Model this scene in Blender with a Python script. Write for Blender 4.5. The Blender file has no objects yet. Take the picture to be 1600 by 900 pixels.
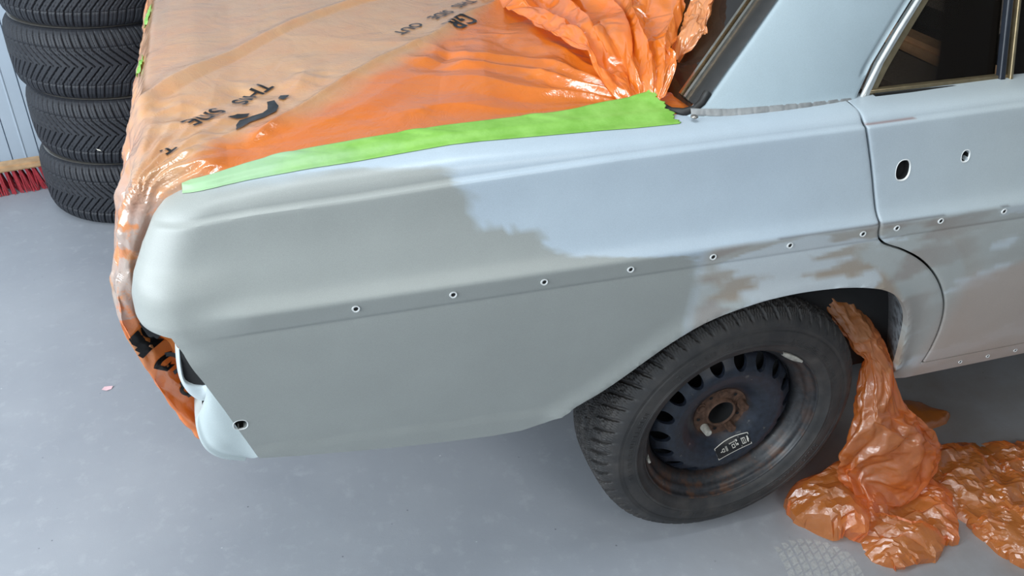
import bpy, bmesh, math, random, bisect
import numpy as np
from mathutils import Vector, Matrix
from mathutils.geometry import delaunay_2d_cdt
from mathutils.bvhtree import BVHTree

SC = bpy.context.scene
COL = SC.collection
PI = math.pi
random.seed(4)

# ------------------------------------------------------------------ camera, world, lights, exposure
cam_d = bpy.data.cameras.new('camera')
cam = bpy.data.objects.new('camera', cam_d)
COL.objects.link(cam)
YAW, PITCH, ROLL, FPX = .3315, -.583, .0398, 1317.
fw = Vector((math.sin(YAW)*math.cos(PITCH), math.cos(YAW)*math.cos(PITCH), math.sin(PITCH)))
rt = Vector((math.cos(YAW), -math.sin(YAW), 0))
up = rt.cross(fw)
r2 = rt*math.cos(ROLL) + up*math.sin(ROLL)
u2 = -rt*math.sin(ROLL) + up*math.cos(ROLL)
m = Matrix(((r2.x, u2.x, -fw.x), (r2.y, u2.y, -fw.y), (r2.z, u2.z, -fw.z)))
cam.matrix_world = Matrix.Translation((-.895, -1.118, 1.534)) @ m.to_4x4()
cam_d.sensor_width = 36
cam_d.lens = FPX/1600*36
cam_d.clip_start = .02
SC.camera = cam

W = bpy.data.worlds.new('world'); SC.world = W; W.use_nodes = True
bg = W.node_tree.nodes['Background']
bg.inputs[0].default_value = (.72, .86, 1, 1)
bg.inputs[1].default_value = .7

def area(name, loc, target, sx, sy, power, color, spread=PI):
    d = bpy.data.lights.new(name, 'AREA'); d.shape = 'RECTANGLE'; d.size = sx; d.size_y = sy
    d.energy = power; d.color = color; d.spread = spread
    o = bpy.data.objects.new(name, d); COL.objects.link(o)
    o.location = loc
    o.rotation_euler = (Vector(target)-Vector(loc)).to_track_quat('-Z', 'Y').to_euler()
    return o
# daylight through the open garage door on the left
area('door_daylight', (-4.4, -.9, 2.0), (0, .2, .9), 4.2, 2.2, 315, (.86, .94, 1))
area('ceiling_lamp', (-.9, -.1, 3.05), (-.9, -.1, 0), 1.6, .5, 38, (.88, .95, 1))

area('front_fill', (.2, -3.0, 3.0), (.1, -.2, .6), 1.6, .6, 32, (1, .97, .93))  # added fill, unseen: brightens the car side and floor from behind the camera

SC.view_settings.view_transform = 'Standard'
SC.view_settings.look = 'None'
SC.view_settings.gamma = 1
SC.view_settings.use_curve_mapping = False
SC.view_settings.exposure = -0.12
SC.cycles.use_denoising = True
SC.cycles.max_bounces = 10
SC.cycles.transparent_max_bounces = 16

# ------------------------------------------------------------------ helpers
def lin(r, g, b):
    f = lambda c: ((c/255+.055)/1.055)**2.4 if c/255 > .04045 else c/255/12.92
    return (f(r), f(g), f(b), 1)

class NT:
    def __init__(s, name):
        s.m = bpy.data.materials.new(name); s.m.use_nodes = True
        s.t = s.m.node_tree; s.b = s.t.nodes['Principled BSDF']; s.out = s.t.nodes['Material Output']
    def n(s, typ, **kw):
        x = s.t.nodes.new(typ)
        for k, v in kw.items():
            if k.startswith('i_'):
                kk = k[2:]; x.inputs[int(kk) if kk.isdigit() else kk].default_value = v
            else: setattr(x, k, v)
        return x
    def l(s, a, b): s.t.links.new(a, b)
    def co(s, scale=(1, 1, 1)):
        c = s.n('ShaderNodeTexCoord'); mp = s.n('ShaderNodeMapping'); mp.inputs['Scale'].default_value = scale
        s.l(c.outputs['Object'], mp.inputs[0]); return mp.outputs[0]
    def noise(s, vec, scale, detail=4, rough=.5, dist=0):
        x = s.n('ShaderNodeTexNoise'); x.inputs['Scale'].default_value = scale; x.inputs['Detail'].default_value = detail
        x.inputs['Roughness'].default_value = rough; x.inputs['Distortion'].default_value = dist
        s.l(vec, x.inputs['Vector']); return x.outputs['Fac']
    def ramp(s, fac, stops):
        x = s.n('ShaderNodeValToRGB'); e = x.color_ramp.elements
        while len(e) < len(stops): e.new(.5)
        for q, (p, c) in zip(e, stops): q.position = p; q.color = c
        s.l(fac, x.inputs[0]); return x.outputs[0]
    def mix(s, fac, a, b, mode='MIX'):
        x = s.n('ShaderNodeMix', data_type='RGBA', blend_type=mode)
        for v, i in ((fac, 0), (a, 6), (b, 7)):
            if hasattr(v, 'links'): s.l(v, x.inputs[i])
            else: x.inputs[i].default_value = v
        return x.outputs[2]
    def math(s, op, a, b=0, c=0):
        x = s.n('ShaderNodeMath', operation=op)
        for v, i in ((a, 0), (b, 1), (c, 2)):
            if hasattr(v, 'links'): s.l(v, x.inputs[i])
            else: x.inputs[i].default_value = v
        return x.outputs[0]
    def bump(s, h, strength=.3, dist=.002):
        x = s.n('ShaderNodeBump'); x.inputs['Strength'].default_value = strength; x.inputs['Distance'].default_value = dist
        s.l(h, x.inputs['Height']); s.l(x.outputs[0], s.b.inputs['Normal']); return x
    def base(s, c):
        if hasattr(c, 'links'): s.l(c, s.b.inputs['Base Color'])
        else: s.b.inputs['Base Color'].default_value = c
    def set(s, **kw):
        for k, v in kw.items():
            k = k.replace('_', ' ')
            if hasattr(v, 'links'): s.l(v, s.b.inputs[k])
            else: s.b.inputs[k].default_value = v

def simple(name, col, rough=.5, metal=0, nscale=40, var=.12, bump=.0, spec=.5):
    t = NT(name); v = t.co()
    f = t.noise(v, nscale, 5)
    d = tuple(c*(1-var) for c in col[:3])+(1,); e = tuple(min(1, c*(1+var)) for c in col[:3])+(1,)
    t.base(t.ramp(f, [(.3, d), (.7, e)]))
    t.set(Roughness=rough, Metallic=metal); t.b.inputs['Specular IOR Level'].default_value = spec
    if bump: t.bump(f, bump)
    return t.m

def link(name, me, mat=None, parent=None, sharp=None):
    o = bpy.data.objects.new(name, me); COL.objects.link(o)
    if mat is not None:
        for q in (mat if isinstance(mat, (list, tuple)) else [mat]): me.materials.append(q)
    if sharp is not None:
        me.polygons.foreach_set('use_smooth', [True]*len(me.polygons))
        if sharp < 170: me.set_sharp_from_angle(angle=math.radians(sharp))
    if parent is not None: o.parent = parent
    me.update(); return o

def mesh(name, V, F, mat=None, parent=None, sharp=30, mi=None):
    me = bpy.data.meshes.new(name)
    me.from_pydata([tuple(map(float, v)) for v in V], [], F)
    if mi is not None:
        me.update(); me.polygons.foreach_set('material_index', mi)
    return link(name, me, mat, parent, sharp)

def grid_mesh(name, G, mat=None, parent=None, sharp=180, closed=False, attr=None, flip=False):
    """G: array rows x cols x 3"""
    G = np.asarray(G, float); R, Cn = G.shape[:2]
    i, j = np.meshgrid(np.arange(R-1), np.arange(Cn if closed else Cn-1), indexing='ij')
    j2 = (j+1) % Cn
    F = np.stack([i*Cn+j, i*Cn+j2, (i+1)*Cn+j2, (i+1)*Cn+j], -1).reshape(-1, 4)
    if flip: F = F[:, ::-1]
    me = bpy.data.meshes.new(name)
    me.vertices.add(R*Cn); me.vertices.foreach_set('co', G.reshape(-1))
    me.loops.add(F.size); me.loops.foreach_set('vertex_index', F.reshape(-1).astype(np.int32))
    me.polygons.add(len(F)); me.polygons.foreach_set('loop_start', np.arange(0, F.size, 4, dtype=np.int32))
    me.update(calc_edges=True); me.validate()
    if attr is not None:
        for k, a in attr.items():
            at = me.attributes.new(k, 'FLOAT', 'POINT'); at.data.foreach_set('value', np.asarray(a, np.float32).reshape(-1))
    return link(name, me, mat, parent, sharp)

def bm_obj(name, bm, mat=None, parent=None, sharp=35, loc=None):
    me = bpy.data.meshes.new(name); bm.to_mesh(me); bm.free()
    o = link(name, me, mat, parent, sharp)
    if loc is not None: o.location = loc
    return o

def add_box(bm, x0, x1, y0, y1, z0, z1, bev=0.):
    t = bmesh.new(); bmesh.ops.create_cube(t, size=1)
    for v in t.verts: v.co = Vector(((x0+x1)/2+v.co.x*(x1-x0), (y0+y1)/2+v.co.y*(y1-y0), (z0+z1)/2+v.co.z*(z1-z0)))
    if bev: bmesh.ops.bevel(t, geom=t.edges[:], offset=bev, segments=2, affect='EDGES')
    tm = bpy.data.meshes.new('t'); t.to_mesh(tm); t.free(); bm.from_mesh(tm); bpy.data.meshes.remove(tm)

def lathe(profile, n=96, axis='y', close=False):
    """profile list of (radius, along); returns rows x cols array, axis y or z"""
    a = np.linspace(0, 2*PI, n, endpoint=False)
    P = np.array(profile, float)
    r = P[:, 0][:, None]; h = P[:, 1][:, None]+0*a[None]
    c = r*np.cos(a)[None]; s = r*np.sin(a)[None]
    return np.stack([c, h, s], -1) if axis == 'y' else np.stack([c, s, h], -1)

def tube(name, pts, rad, mat, parent=None, n=10, flat=1.):
    pts = [Vector(p) for p in pts]; rows = []
    for i, p in enumerate(pts):
        d = (pts[min(i+1, len(pts)-1)]-pts[max(i-1, 0)]).normalized()
        a = d.cross(Vector((0, 0, 1)))
        if a.length < .01: a = d.cross(Vector((0, 1, 0)))
        a.normalize(); b = d.cross(a)
        r = rad[i] if isinstance(rad, (list, tuple)) else rad
        rows.append([tuple(p+a*math.cos(t)*r+b*math.sin(t)*r*flat) for t in [2*PI*k/n for k in range(n)]])
    o = grid_mesh(name, rows, mat, parent, 60, closed=True)
    bm = bmesh.new(); bm.from_mesh(o.data); bm.verts.ensure_lookup_table()
    for s in (0, len(rows)-1):
        try: bm.faces.new([bm.verts[s*n+k] for k in range(n)])
        except ValueError: pass
    bm.to_mesh(o.data); bm.free(); return o

def thing(name, label, cat, loc=(0, 0, 0), group=None):
    o = bpy.data.objects.new(name, None); COL.objects.link(o); o.location = loc
    o.empty_display_size = .1
    o['label'] = label; o['category'] = cat
    if group: o['group'] = group
    return o
def tag(o, label, cat, group=None):
    o['label'] = label; o['category'] = cat
    if group: o['group'] = group
    return o
def structure(o): o['kind'] = 'structure'; return o

# numpy noise
def _h(ix, iy, s):
    n = (ix.astype(np.int64)*374761393 + iy.astype(np.int64)*668265263 + s*1442695041) & 0x7fffffff
    n = ((n ^ (n >> 13))*1274126177) & 0x7fffffff
    return ((n ^ (n >> 16)) & 0xffff)/65535.
def vn(x, y, s=0):
    x = np.asarray(x, float); y = np.asarray(y, float)
    ix = np.floor(x); iy = np.floor(y); fx = x-ix; fy = y-iy
    fx = fx*fx*(3-2*fx); fy = fy*fy*(3-2*fy)
    a = _h(ix, iy, s); b = _h(ix+1, iy, s); c = _h(ix, iy+1, s); d = _h(ix+1, iy+1, s)
    return (a*(1-fx)+b*fx)*(1-fy)+(c*(1-fx)+d*fx)*fy
def fbm(x, y, s=0, o=4):
    t = 0; a = .5
    for k in range(o): t = t+a*(vn(x*2**k, y*2**k, s+k)-.5); a *= .5
    return t
def ridge(x, y, s=0):
    return 1-np.abs(2*vn(x, y, s)-1)*1.0
def tri(x): return np.abs((x % 1.)*2-1)
def crumple(x, y, s=0, n=9, f=6.):
    """creased-film relief: folded plates in random directions"""
    rs = np.random.RandomState(s); t = 0
    for k in range(n):
        th = rs.uniform(0, PI); ff = f*(1+.55*k)*rs.uniform(.8, 1.2); ph = rs.uniform(0, 9)
        wx = vn(x*ff*.35, y*ff*.35, s+k*7)*1.7
        q = tri((x*math.cos(th)+y*math.sin(th))*ff*.5+ph+wx)
        msk = vn(x*ff*.3+5, y*ff*.3, s+k*3+50)
        t = t + (q-.5)*msk*(f/ff)
    return t

# ------------------------------------------------------------------ materials
def mat_floor():
    t = NT('painted_concrete'); v = t.co()
    a = t.noise(v, 1.3, 6, .6); b = t.noise(v, 22, 8, .7); c = t.noise(v, 300, 2)
    col = t.ramp(a, [(.3, lin(138, 143, 151)), (.7, lin(158, 162, 168))])
    col = t.mix(t.ramp(b, [(.54, (0, 0, 0, 1)), (.70, (.35, .35, .35, 1))]), col, lin(178, 181, 186))
    sp = t.n('ShaderNodeTexVoronoi'); sp.inputs['Scale'].default_value = 26; t.l(v, sp.inputs['Vector'])
    sd = t.ramp(sp.outputs['Distance'], [(.035, (1, 1, 1, 1)), (.07, (0, 0, 0, 1))])
    sm = t.math('MULTIPLY', sd, t.ramp(t.noise(v, 5, 3), [(.5, (0, 0, 0, 1)), (.6, (.8, .8, .8, 1))]))
    col = t.mix(sm, col, lin(72, 74, 80))
    sp2 = t.n('ShaderNodeTexVoronoi'); sp2.inputs['Scale'].default_value = 17; t.l(t.co((1, 1.3, 1)), sp2.inputs['Vector'])
    sd2 = t.ramp(sp2.outputs['Distance'], [(.03, (1, 1, 1, 1)), (.05, (0, 0, 0, 1))])
    sm2 = t.math('MULTIPLY', sd2, t.ramp(t.noise(v, 4.1, 3), [(.52, (0, 0, 0, 1)), (.62, (.8, .8, .8, 1))]))
    col = t.mix(sm2, col, lin(205, 208, 212))
    # brown dust towards the right, with the darker shade there painted in
    gx = t.n('ShaderNodeSeparateXYZ'); t.l(t.co(), gx.inputs[0])
    dx = t.math('SUBTRACT', gx.outputs[0], -.35)
    dust_shade = t.math('MULTIPLY', t.ramp(dx, [(0, (0, 0, 0, 1)), (.9, (1, 1, 1, 1))]), t.ramp(t.noise(v, 4, 6, .65), [(.3, (.3, .3, .3, 1)), (.75, (.9, .9, .9, 1))]))
    col = t.mix(dust_shade, col, lin(122, 115, 108))
    t.base(col)
    t.set(Roughness=t.ramp(b, [(.3, (.38, .38, .38, 1)), (.7, (.6, .6, .6, 1))]))
    t.bump(t.math('ADD', b, t.math('MULTIPLY', c, .3)), .25, .0015)
    return t.m

def mat_paint():
    t = NT('body_primer'); at = t.n('ShaderNodeAttribute', attribute_name='coat'); col = at.outputs['Color']
    v = t.co()
    grain = t.noise(v, 900, 2); bl = t.noise(v, 9, 5, .6)
    col = t.mix(.10, col, t.ramp(grain, [(.3, (.3, .3, .3, 1)), (.7, (1, 1, 1, 1))]), 'OVERLAY')
    col = t.mix(.08, col, t.ramp(bl, [(.3, (.35, .35, .35, 1)), (.7, (.8, .8, .8, 1))]), 'OVERLAY')
    t.base(col)
    rg = t.n('ShaderNodeAttribute', attribute_name='gloss')
    t.l(t.math('ADD', rg.outputs['Fac'], t.math('MULTIPLY', t.math('SUBTRACT', bl, .5), .08)), t.b.inputs['Roughness'])
    t.b.inputs['Specular IOR Level'].default_value = .45
    t.bump(t.noise(v, 1200, 2), .04, .0004)
    return t.m

def mat_plastic(name, trans=.2, sat=(250, 134, 44), thin=(252, 150, 66), pale=(236, 196, 156), scale=9, bs=.35, tl_=.25, shine=.11, filt=(1, .60, .26, 1)):
    """thin coloured film: part see-through, part milky, with a sharp shine"""
    t = NT(name); v = t.co()
    c1 = t.noise(v, scale, 3, .5, 1.2); c2 = t.noise(v, scale*5, 3, .5, 2.2)
    cr = t.math('ABSOLUTE', t.math('SUBTRACT', c2, .5))
    h = t.math('ADD', c1, t.math('MULTIPLY', cr, -.35))
    dust = t.n('ShaderNodeAttribute', attribute_name='dust').outputs['Fac']
    grime = t.n('ShaderNodeAttribute', attribute_name='grime').outputs['Fac']
    mot = t.noise(v, 14, 5, .6)
    dustm = t.math('MULTIPLY', dust, t.ramp(mot, [(.25, (.75, .75, .75, 1)), (.6, (1, 1, 1, 1))]))
    colr = t.mix(dustm, t.mix(mot, lin(*sat), lin(*thin)), lin(*pale))
    colr = t.mix(t.math('MULTIPLY', grime, t.ramp(t.noise(v, 22, 4, .6), [(.42, (0, 0, 0, 1)), (.5, (.8, .8, .8, 1))])), colr, lin(190, 190, 186))
    t.base(colr)
    t.set(Roughness=.3); t.b.inputs['Specular IOR Level'].default_value = .3
    bp = t.bump(h, bs, .010)
    tl = t.n('ShaderNodeBsdfTranslucent'); t.l(colr, tl.inputs['Color']); t.l(bp.outputs[0], tl.inputs['Normal'])
    tp = t.n('ShaderNodeBsdfTransparent'); t.l(t.mix(dustm, filt, (1, .80, .62, 1)), tp.inputs['Color'])
    m1 = t.n('ShaderNodeMixShader'); m1.inputs[0].default_value = tl_
    t.l(t.b.outputs[0], m1.inputs[1]); t.l(tl.outputs[0], m1.inputs[2])
    m2 = t.n('ShaderNodeMixShader'); m2.inputs[0].default_value = trans
    t.l(m1.outputs[0], m2.inputs[1]); t.l(tp.outputs[0], m2.inputs[2])
    gl = t.n('ShaderNodeBsdfGlossy'); gl.inputs['Roughness'].default_value = .17; t.l(bp.outputs[0], gl.inputs['Normal'])
    fr = t.n('ShaderNodeLayerWeight'); fr.inputs['Blend'].default_value = .5; t.l(bp.outputs[0], fr.inputs['Normal'])
    m3 = t.n('ShaderNodeMixShader'); t.l(t.math('ADD', shine, t.math('MULTIPLY', t.math('POWER', fr.outputs['Facing'], 4.), .6)), m3.inputs[0])
    t.l(m2.outputs[0], m3.inputs[1]); t.l(gl.outputs[0], m3.inputs[2])
    t.l(m3.outputs[0], t.out.inputs['Surface'])
    return t.m

def mat_rubber(name, col, dust=(74, 72, 70), amt=.5):
    t = NT(name); v = t.co()
    f = t.noise(v, 18, 7, .65); g = t.noise(v, 220, 3)
    c = t.mix(t.ramp(f, [(.42, (0, 0, 0, 1)), (.75, (amt, amt, amt, 1))]), lin(*col), lin(*dust))
    t.base(c); t.set(Roughness=.62); t.bump(g, .15, .0008); return t.m

def mat_rim():
    t = NT('steel_rim_paint'); v = t.co()
    sx = t.n('ShaderNodeSeparateXYZ'); t.l(v, sx.inputs[0])
    rr = t.math('SQRT', t.math('ADD', t.math('MULTIPLY', sx.outputs[0], sx.outputs[0]), t.math('MULTIPLY', sx.outputs[2], sx.outputs[2])))
    f = t.noise(v, 26, 8, .7); g = t.noise(v, 90, 5, .6)
    base = t.mix(t.ramp(rr, [(.166, (0, 0, 0, 1)), (.174, (1, 1, 1, 1))]), t.ramp(g, [(.3, lin(20, 23, 30)), (.7, lin(35, 41, 53))]), t.ramp(g, [(.3, lin(28, 28, 30)), (.7, lin(52, 52, 54))]))
    rust = t.ramp(f, [(.3, lin(44, 30, 24)), (.7, lin(92, 62, 42))])
    edge = t.ramp(rr, [(.160, (0, 0, 0, 1)), (.190, (1, 1, 1, 1))])
    hub = t.ramp(rr, [(.058, (1, 1, 1, 1)), (.074, (0, 0, 0, 1))])
    low = t.ramp(t.math('MULTIPLY', sx.outputs[2], -1), [(0, (.25, .25, .25, 1)), (.14, (.8, .8, .8, 1))])
    mk = t.math('MULTIPLY', t.ramp(f, [(.47, (0, 0, 0, 1)), (.58, (1, 1, 1, 1))]), t.math('MULTIPLY', edge, low))
    c = t.mix(t.math('MAXIMUM', mk, t.math('MULTIPLY', hub, .85)), base, rust)
    wh = t.ramp(t.noise(v, 60, 4), [(.68, (0, 0, 0, 1)), (.74, (.35, .35, .35, 1))])
    t.base(t.mix(wh, c, lin(128, 122, 112))); t.set(Roughness=.42); t.bump(f, .2, .001)
    return t.m

M = {}
M['floor'] = mat_floor()
M['paint'] = mat_paint()
M['sheet'] = mat_plastic('orange_film', .20, (240, 122, 28), (244, 138, 42), (226, 176, 128))
M['heap'] = mat_plastic('orange_film_loose', .50, (255, 140, 38), (255, 158, 66), scale=14, bs=.5, tl_=.5, shine=.11, filt=(1, .68, .34, 1))
M['rubber'] = mat_rubber('tyre_rubber', (41, 40, 40), (88, 82, 77), .42)
M['rubber2'] = mat_rubber('stored_tyre_rubber', (33, 35, 41), (52, 54, 60), .3)
M['rim'] = mat_rim()
M['rust'] = simple('rusty_iron', lin(84, 60, 46), .8, .2, 90, .45, .5)
M['steel'] = simple('bare_steel', lin(150, 146, 140), .35, .8, 60)
M['dark'] = simple('dark_void', lin(14, 14, 15), .9)
M['under'] = simple('underseal', lin(30, 29, 28), .9, 0, 30, .4, .4)
M['black'] = simple('black_rubber_seal', lin(24, 23, 22), .55, 0, 60, .3, .3)
M['chrome'] = simple('worn_chrome', lin(190, 178, 160), .2, 1., 90, .15)
M['brass'] = simple('aged_bright_trim', lin(150, 134, 104), .32, .75, 50, .2)
M['wall'] = simple('wall_panel_paint', lin(172, 184, 196), .5, 0, 4, .05)
M['ceil'] = simple('ceiling_paint', lin(190, 192, 190), .8)
M['wood'] = simple('broom_wood', lin(186, 150, 112), .6, 0, 30, .2, .2)
M['bristle'] = simple('red_bristles', lin(150, 24, 38), .5, 0, 120, .3)
M['ink'] = simple('black_print', lin(26, 24, 24), .35)
M['white'] = simple('white_print', lin(214, 208, 196), .5)
M['lead'] = simple('bare_lead_seam', lin(150, 152, 152), .45, .3, 60, .25, .3)
M['lid'] = simple('trunk_lid_primer', lin(196, 192, 182), .5, 0, 6)
M['fabric'] = simple('seat_fabric', lin(120, 112, 106), .95, 0, 160, .4, .6)
M['tan'] = simple('tan_vinyl', lin(228, 186, 146), .6, 0, 40, .15)
M['weight'] = simple('grey_wheel_weight', lin(170, 166, 156), .6, .2, 80, .3, .5)

# ------------------------------------------------------------------ room
def quad(name, pts, mat): return structure(mesh(name, pts, [(0, 1, 2, 3)], mat, None, 30))
def plate(name, x0, x1, y0, y1, z0, z1, mat):
    bm = bmesh.new(); add_box(bm, x0, x1, y0, y1, z0, z1); return structure(bm_obj(name, bm, mat))
floor = plate('floor', -7, 5, -4, 2.6, -.1, 0, M['floor'])
# ribbed steel panel wall behind: profile repeated along x
rows = []; xs = []
pitch = .1015
x = -1.717-pitch*29
while x < 4.9:
    for dx, dy in ((-.0022, 0), (-.0012, .010), (.0012, .010), (.0022, 0), (.046, 0), (.0485, -.0025), (.0525, -.0025), (.055, 0)):
        xs.append((x+dx, 2.47+dy))
    x += pitch
G = [[(a, b, 0) for a, b in xs], [(a, b, 3.2) for a, b in xs], [(a, 2.6, 3.2) for a, b in xs], [(a, 2.6, 0) for a, b in xs]]
structure(grid_mesh('wall_back', G, M['wall'], None, 30, flip=True))
plate('wall_right', 4.9, 5, -4, 2.6, 0, 3.2, M['wall'])
plate('wall_front', -4.6, 5, -4.1, -4, 0, 3.2, M['wall'])
plate('ceiling', -4.7, 5, -4.1, 2.6, 3.2, 3.3, M['ceil'])

# ------------------------------------------------------------------ car body mapping (s along the side, v up the section)
ZC=[(-1.12,.925),(-1.04,.938),(-.962,.949),(-.905,.954),(-.755,.959),(-.611,.967),(-.351,.978),(-.134,.983),(.12,.987),(.46,.997),(.9,1.0),(1.3,1.0)]
HF=[(-1.1,.85),(-.6,.85),(-.3,.52),(-.1,.45),(1.,.45)]
def lerp_table(T,x):
    if x<=T[0][0]: return T[0][1]
    for (a,b),(c,d) in zip(T,T[1:]):
        if x<=c: return b+(d-b)*(x-a)/(c-a)
    return T[-1][1]
def sstep(a,b,x):
    t=max(0.,min(1.,(x-a)/(b-a))); return t*t*(3-2*t)
SEC0=[(.034,.300),(.016,.345),(.000,.40),(-.012,.47),(-.026,.55),(-.040,.65),(-.048,.73),(-.0500,.768),(-.0485,.775),(-.0530,.7785),(-.0565,.796),(-.0600,.811),(-.0590,.8165),(-.0500,.8270),(-.0425,.840),(-.034,.868),(-.0215,.918),(-.0145,.968),(-.0136,.9738),(-.0062,.9772),(-.0046,.986),(.0005,.999),(.011,1.0095),(.028,1.0165),(.050,1.0205),(.085,1.0225),(.14,1.0235)]
def chaikin(P,n):
    for _ in range(n):
        Q=[P[0]]
        for a,b in zip(P,P[1:]):
            Q.append(tuple(.75*u+.25*w for u,w in zip(a,b)));Q.append(tuple(.25*u+.75*w for u,w in zip(a,b)))
        Q.append(P[-1]);P=Q
    return P
SEC=chaikin(SEC0,2)
SV=[0.]
for a,b in zip(SEC,SEC[1:]): SV.append(SV[-1]+math.hypot(b[0]-a[0],b[1]-a[1]))
VMAX=SV[-1]
# smooth (band-free) version of y for the tail end
def ysmooth(z): return -.054*math.exp(-((z-.80)/.30)**2)*1.0+ .0
XE=[(.36,-.93),(.48,-.961),(.60,-1.0),(.70,-1.03),(.755,-1.055),(.775,-1.078),(.80,-1.089),(.836,-1.088),(.862,-1.083),(.902,-1.067),(.94,-1.047),(.965,-1.03),(.985,-1.012),(1.02,-.995)]
def vofz(z):
    lo,hi=0,len(SEC)-1
    for i in range(len(SEC)-1):
        if SEC[i+1][1]>=z:
            t=(z-SEC[i][1])/max(1e-9,SEC[i+1][1]-SEC[i][1]);return SV[i]+t*(SV[i+1]-SV[i])
    return VMAX
RC=.07
def bmap(s,v,off=0.):
    i=min(max(bisect.bisect_right(SV,v)-1,0),len(SV)-2)
    t=(v-SV[i])/(SV[i+1]-SV[i]);t=max(0,min(1,t))
    y=SEC[i][0]+t*(SEC[i+1][0]-SEC[i][0]);z=SEC[i][1]+t*(SEC[i+1][1]-SEC[i][1])
    f=sstep(-.92,-1.02,s) if s<-.9 else 0.
    if s<-.9:
        f=1-sstep(-1.02,-.92,s)
        if .7<z<.9: 
            w=min(1,(z-.7)/.05,(.9-z)/.05)
            ys=-.0465-.006*math.sin((z-.7)/.2*3.14159)+ (z-.8)*.0 + max(0,z-.8)*.12
            y=y*(1-f*w)+ys*f*w
    z0=z
    if z>.980: z=.980+(z-.980)*lerp_table(HF,s)
    z+=(lerp_table(ZC,max(s,-1.1))-.9745)*sstep(.83,.965,z0)
    zf=.503+(-.786-s)*.085
    y-=.0028*(1-sstep(zf-.004,zf+.004,z))*(1 if s<-.3 else 0)
    # corner
    xe=lerp_table(XE,z); b=sstep(.72,.80,z)
    # flatten the shoulder toward the tail
    xr=xe+RC*.98; x=s
    if s<xr and b>0:
        d=xr-s; a=min(d/RC,1.35)
        e=max(0,d/RC-1.35)*RC
        xc=xr-RC*math.sin(a)-e*math.cos(a); yc=RC*(1-math.cos(a))+e*math.sin(a)
        x=(1-b)*s+b*xc; y+=b*yc
        z-=b*sstep(0,1.5,d/RC)*.012*sstep(.93,1.0,z)
    if s<-.80: z-= .010*sstep(.95,1.0,z)*(1-sstep(-1.0,-.80,s))
    return (x,y-off,z)


def dist_poly(P, s, v):
    best = 9.
    for (a, b), (c, d) in zip(P, P[1:]):
        ex, ey = c-a, d-b; L = ex*ex+ey*ey
        t = max(0, min(1, ((s-a)*ex+(v-b)*ey)/L)) if L else 0
        q = math.hypot(s-a-t*ex, v-b-t*ey)
        if q < best: best = q
    return best

def smooth_poly(P, n=1):
    for _ in range(n):
        Q = [P[0]]
        for a, b in zip(P, P[1:]):
            Q.append((.75*a[0]+.25*b[0], .75*a[1]+.25*b[1])); Q.append((.25*a[0]+.75*b[0], .25*a[1]+.75*b[1]))
        Q.append(P[-1]); P = Q
    return P

BOT = [(-.9552, .2054), (-.8877, .1905), (-.8118, .1769), (-.7211, .161), (-.626, .1482), (-.5394, .1387), (-.4824, .1375), (-.4386, .1472), (-.4021, .1656), (-.3718, .1885)]
ARCH = [(-.3421, .2067), (-.3053, .2356), (-.2552, .2813), (-.2064, .3222), (-.1450, .3600), (-.0623, .3818), (.0004, .39), (.0594, .3915), (.1423, .3857), (.2074, .3722), (.2459, .3587), (.2835, .3349), (.3168, .2991), (.3395, .264), (.3561, .2191), (.3753, .1553), (.3909, .0961)]
ARCHC = smooth_poly(BOT[-2:]+ARCH, 2)
GAP = smooth_poly([(.1180, .7660), (.1175, .7424), (.1133, .7162), (.1161, .6969), (.1289, .6645), (.147, .6161), (.1610, .5619), (.1660, .5272), (.1751, .499), (.1951, .4752), (.2174, .4648), (.2481, .4529), (.3061, .4211), (.3606, .3755), (.4056, .322), (.4361, .2716), (.4588, .206), (.4689, .1476), (.4713, .0882)], 2)
GT = .7660
REAR = [(-1.0018, .7567), (-1.0302, .7370), (-1.0560, .7045), (-1.0803, .6624), (-1.1024, .6011), (-1.1253, .5452), (-1.1300, .5300), (-1.1247, .5111), (-1.105, .5060), (-1.0850, .5045), (-1.0658, .5021), (-1.0433, .4979), (-1.0311, .4577), (-1.0118, .4021), (-.9929, .3396), (-.9732, .2673), (-.9552, .2054)]
PRIM = [(.30, -.19), (.3654, -.1913), (.3948, -.1849), (.4523, -.1821), (.5183, -.1991), (.5295, -.309), (.5463, -.4195), (.5691, -.4725), (.5953, -.4843), (.6070, -.5501), (.6221, -.5772), (.6767, -.5831), (.6912, -.6123), (.7238, -.6281), (.7322, -.6752), (.7480, -.7477), (.7600, -.93), (.88, -1.05)]
RIVETS = [(-.778, .5102), (-.6265, .5096), (-.4755, .5078), (-.3231, .5073), (-.169, .508), (-.0169, .5084), (.1351, .5103), (.208, .5123), (.3053, .5142), (.453, .5150)]

def surf(s, v):
    """body side point with wheel-arch lip and door-gap rounding"""
    x, y, z = bmap(s, v)
    if -.45 < s < .50 and v < .50:
        d = dist_poly(ARCHC, s, v)
        if d < .05: y -= .011*(1-d/.05)**2
        if d < .006: y += .004*(1-d/.006)**2
    if .08 < s < .49:
        d = dist_poly(GAP, s, v)
        if d < .007: y += .0045*(1-d/.007)**2
    return (x, y, z)

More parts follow.
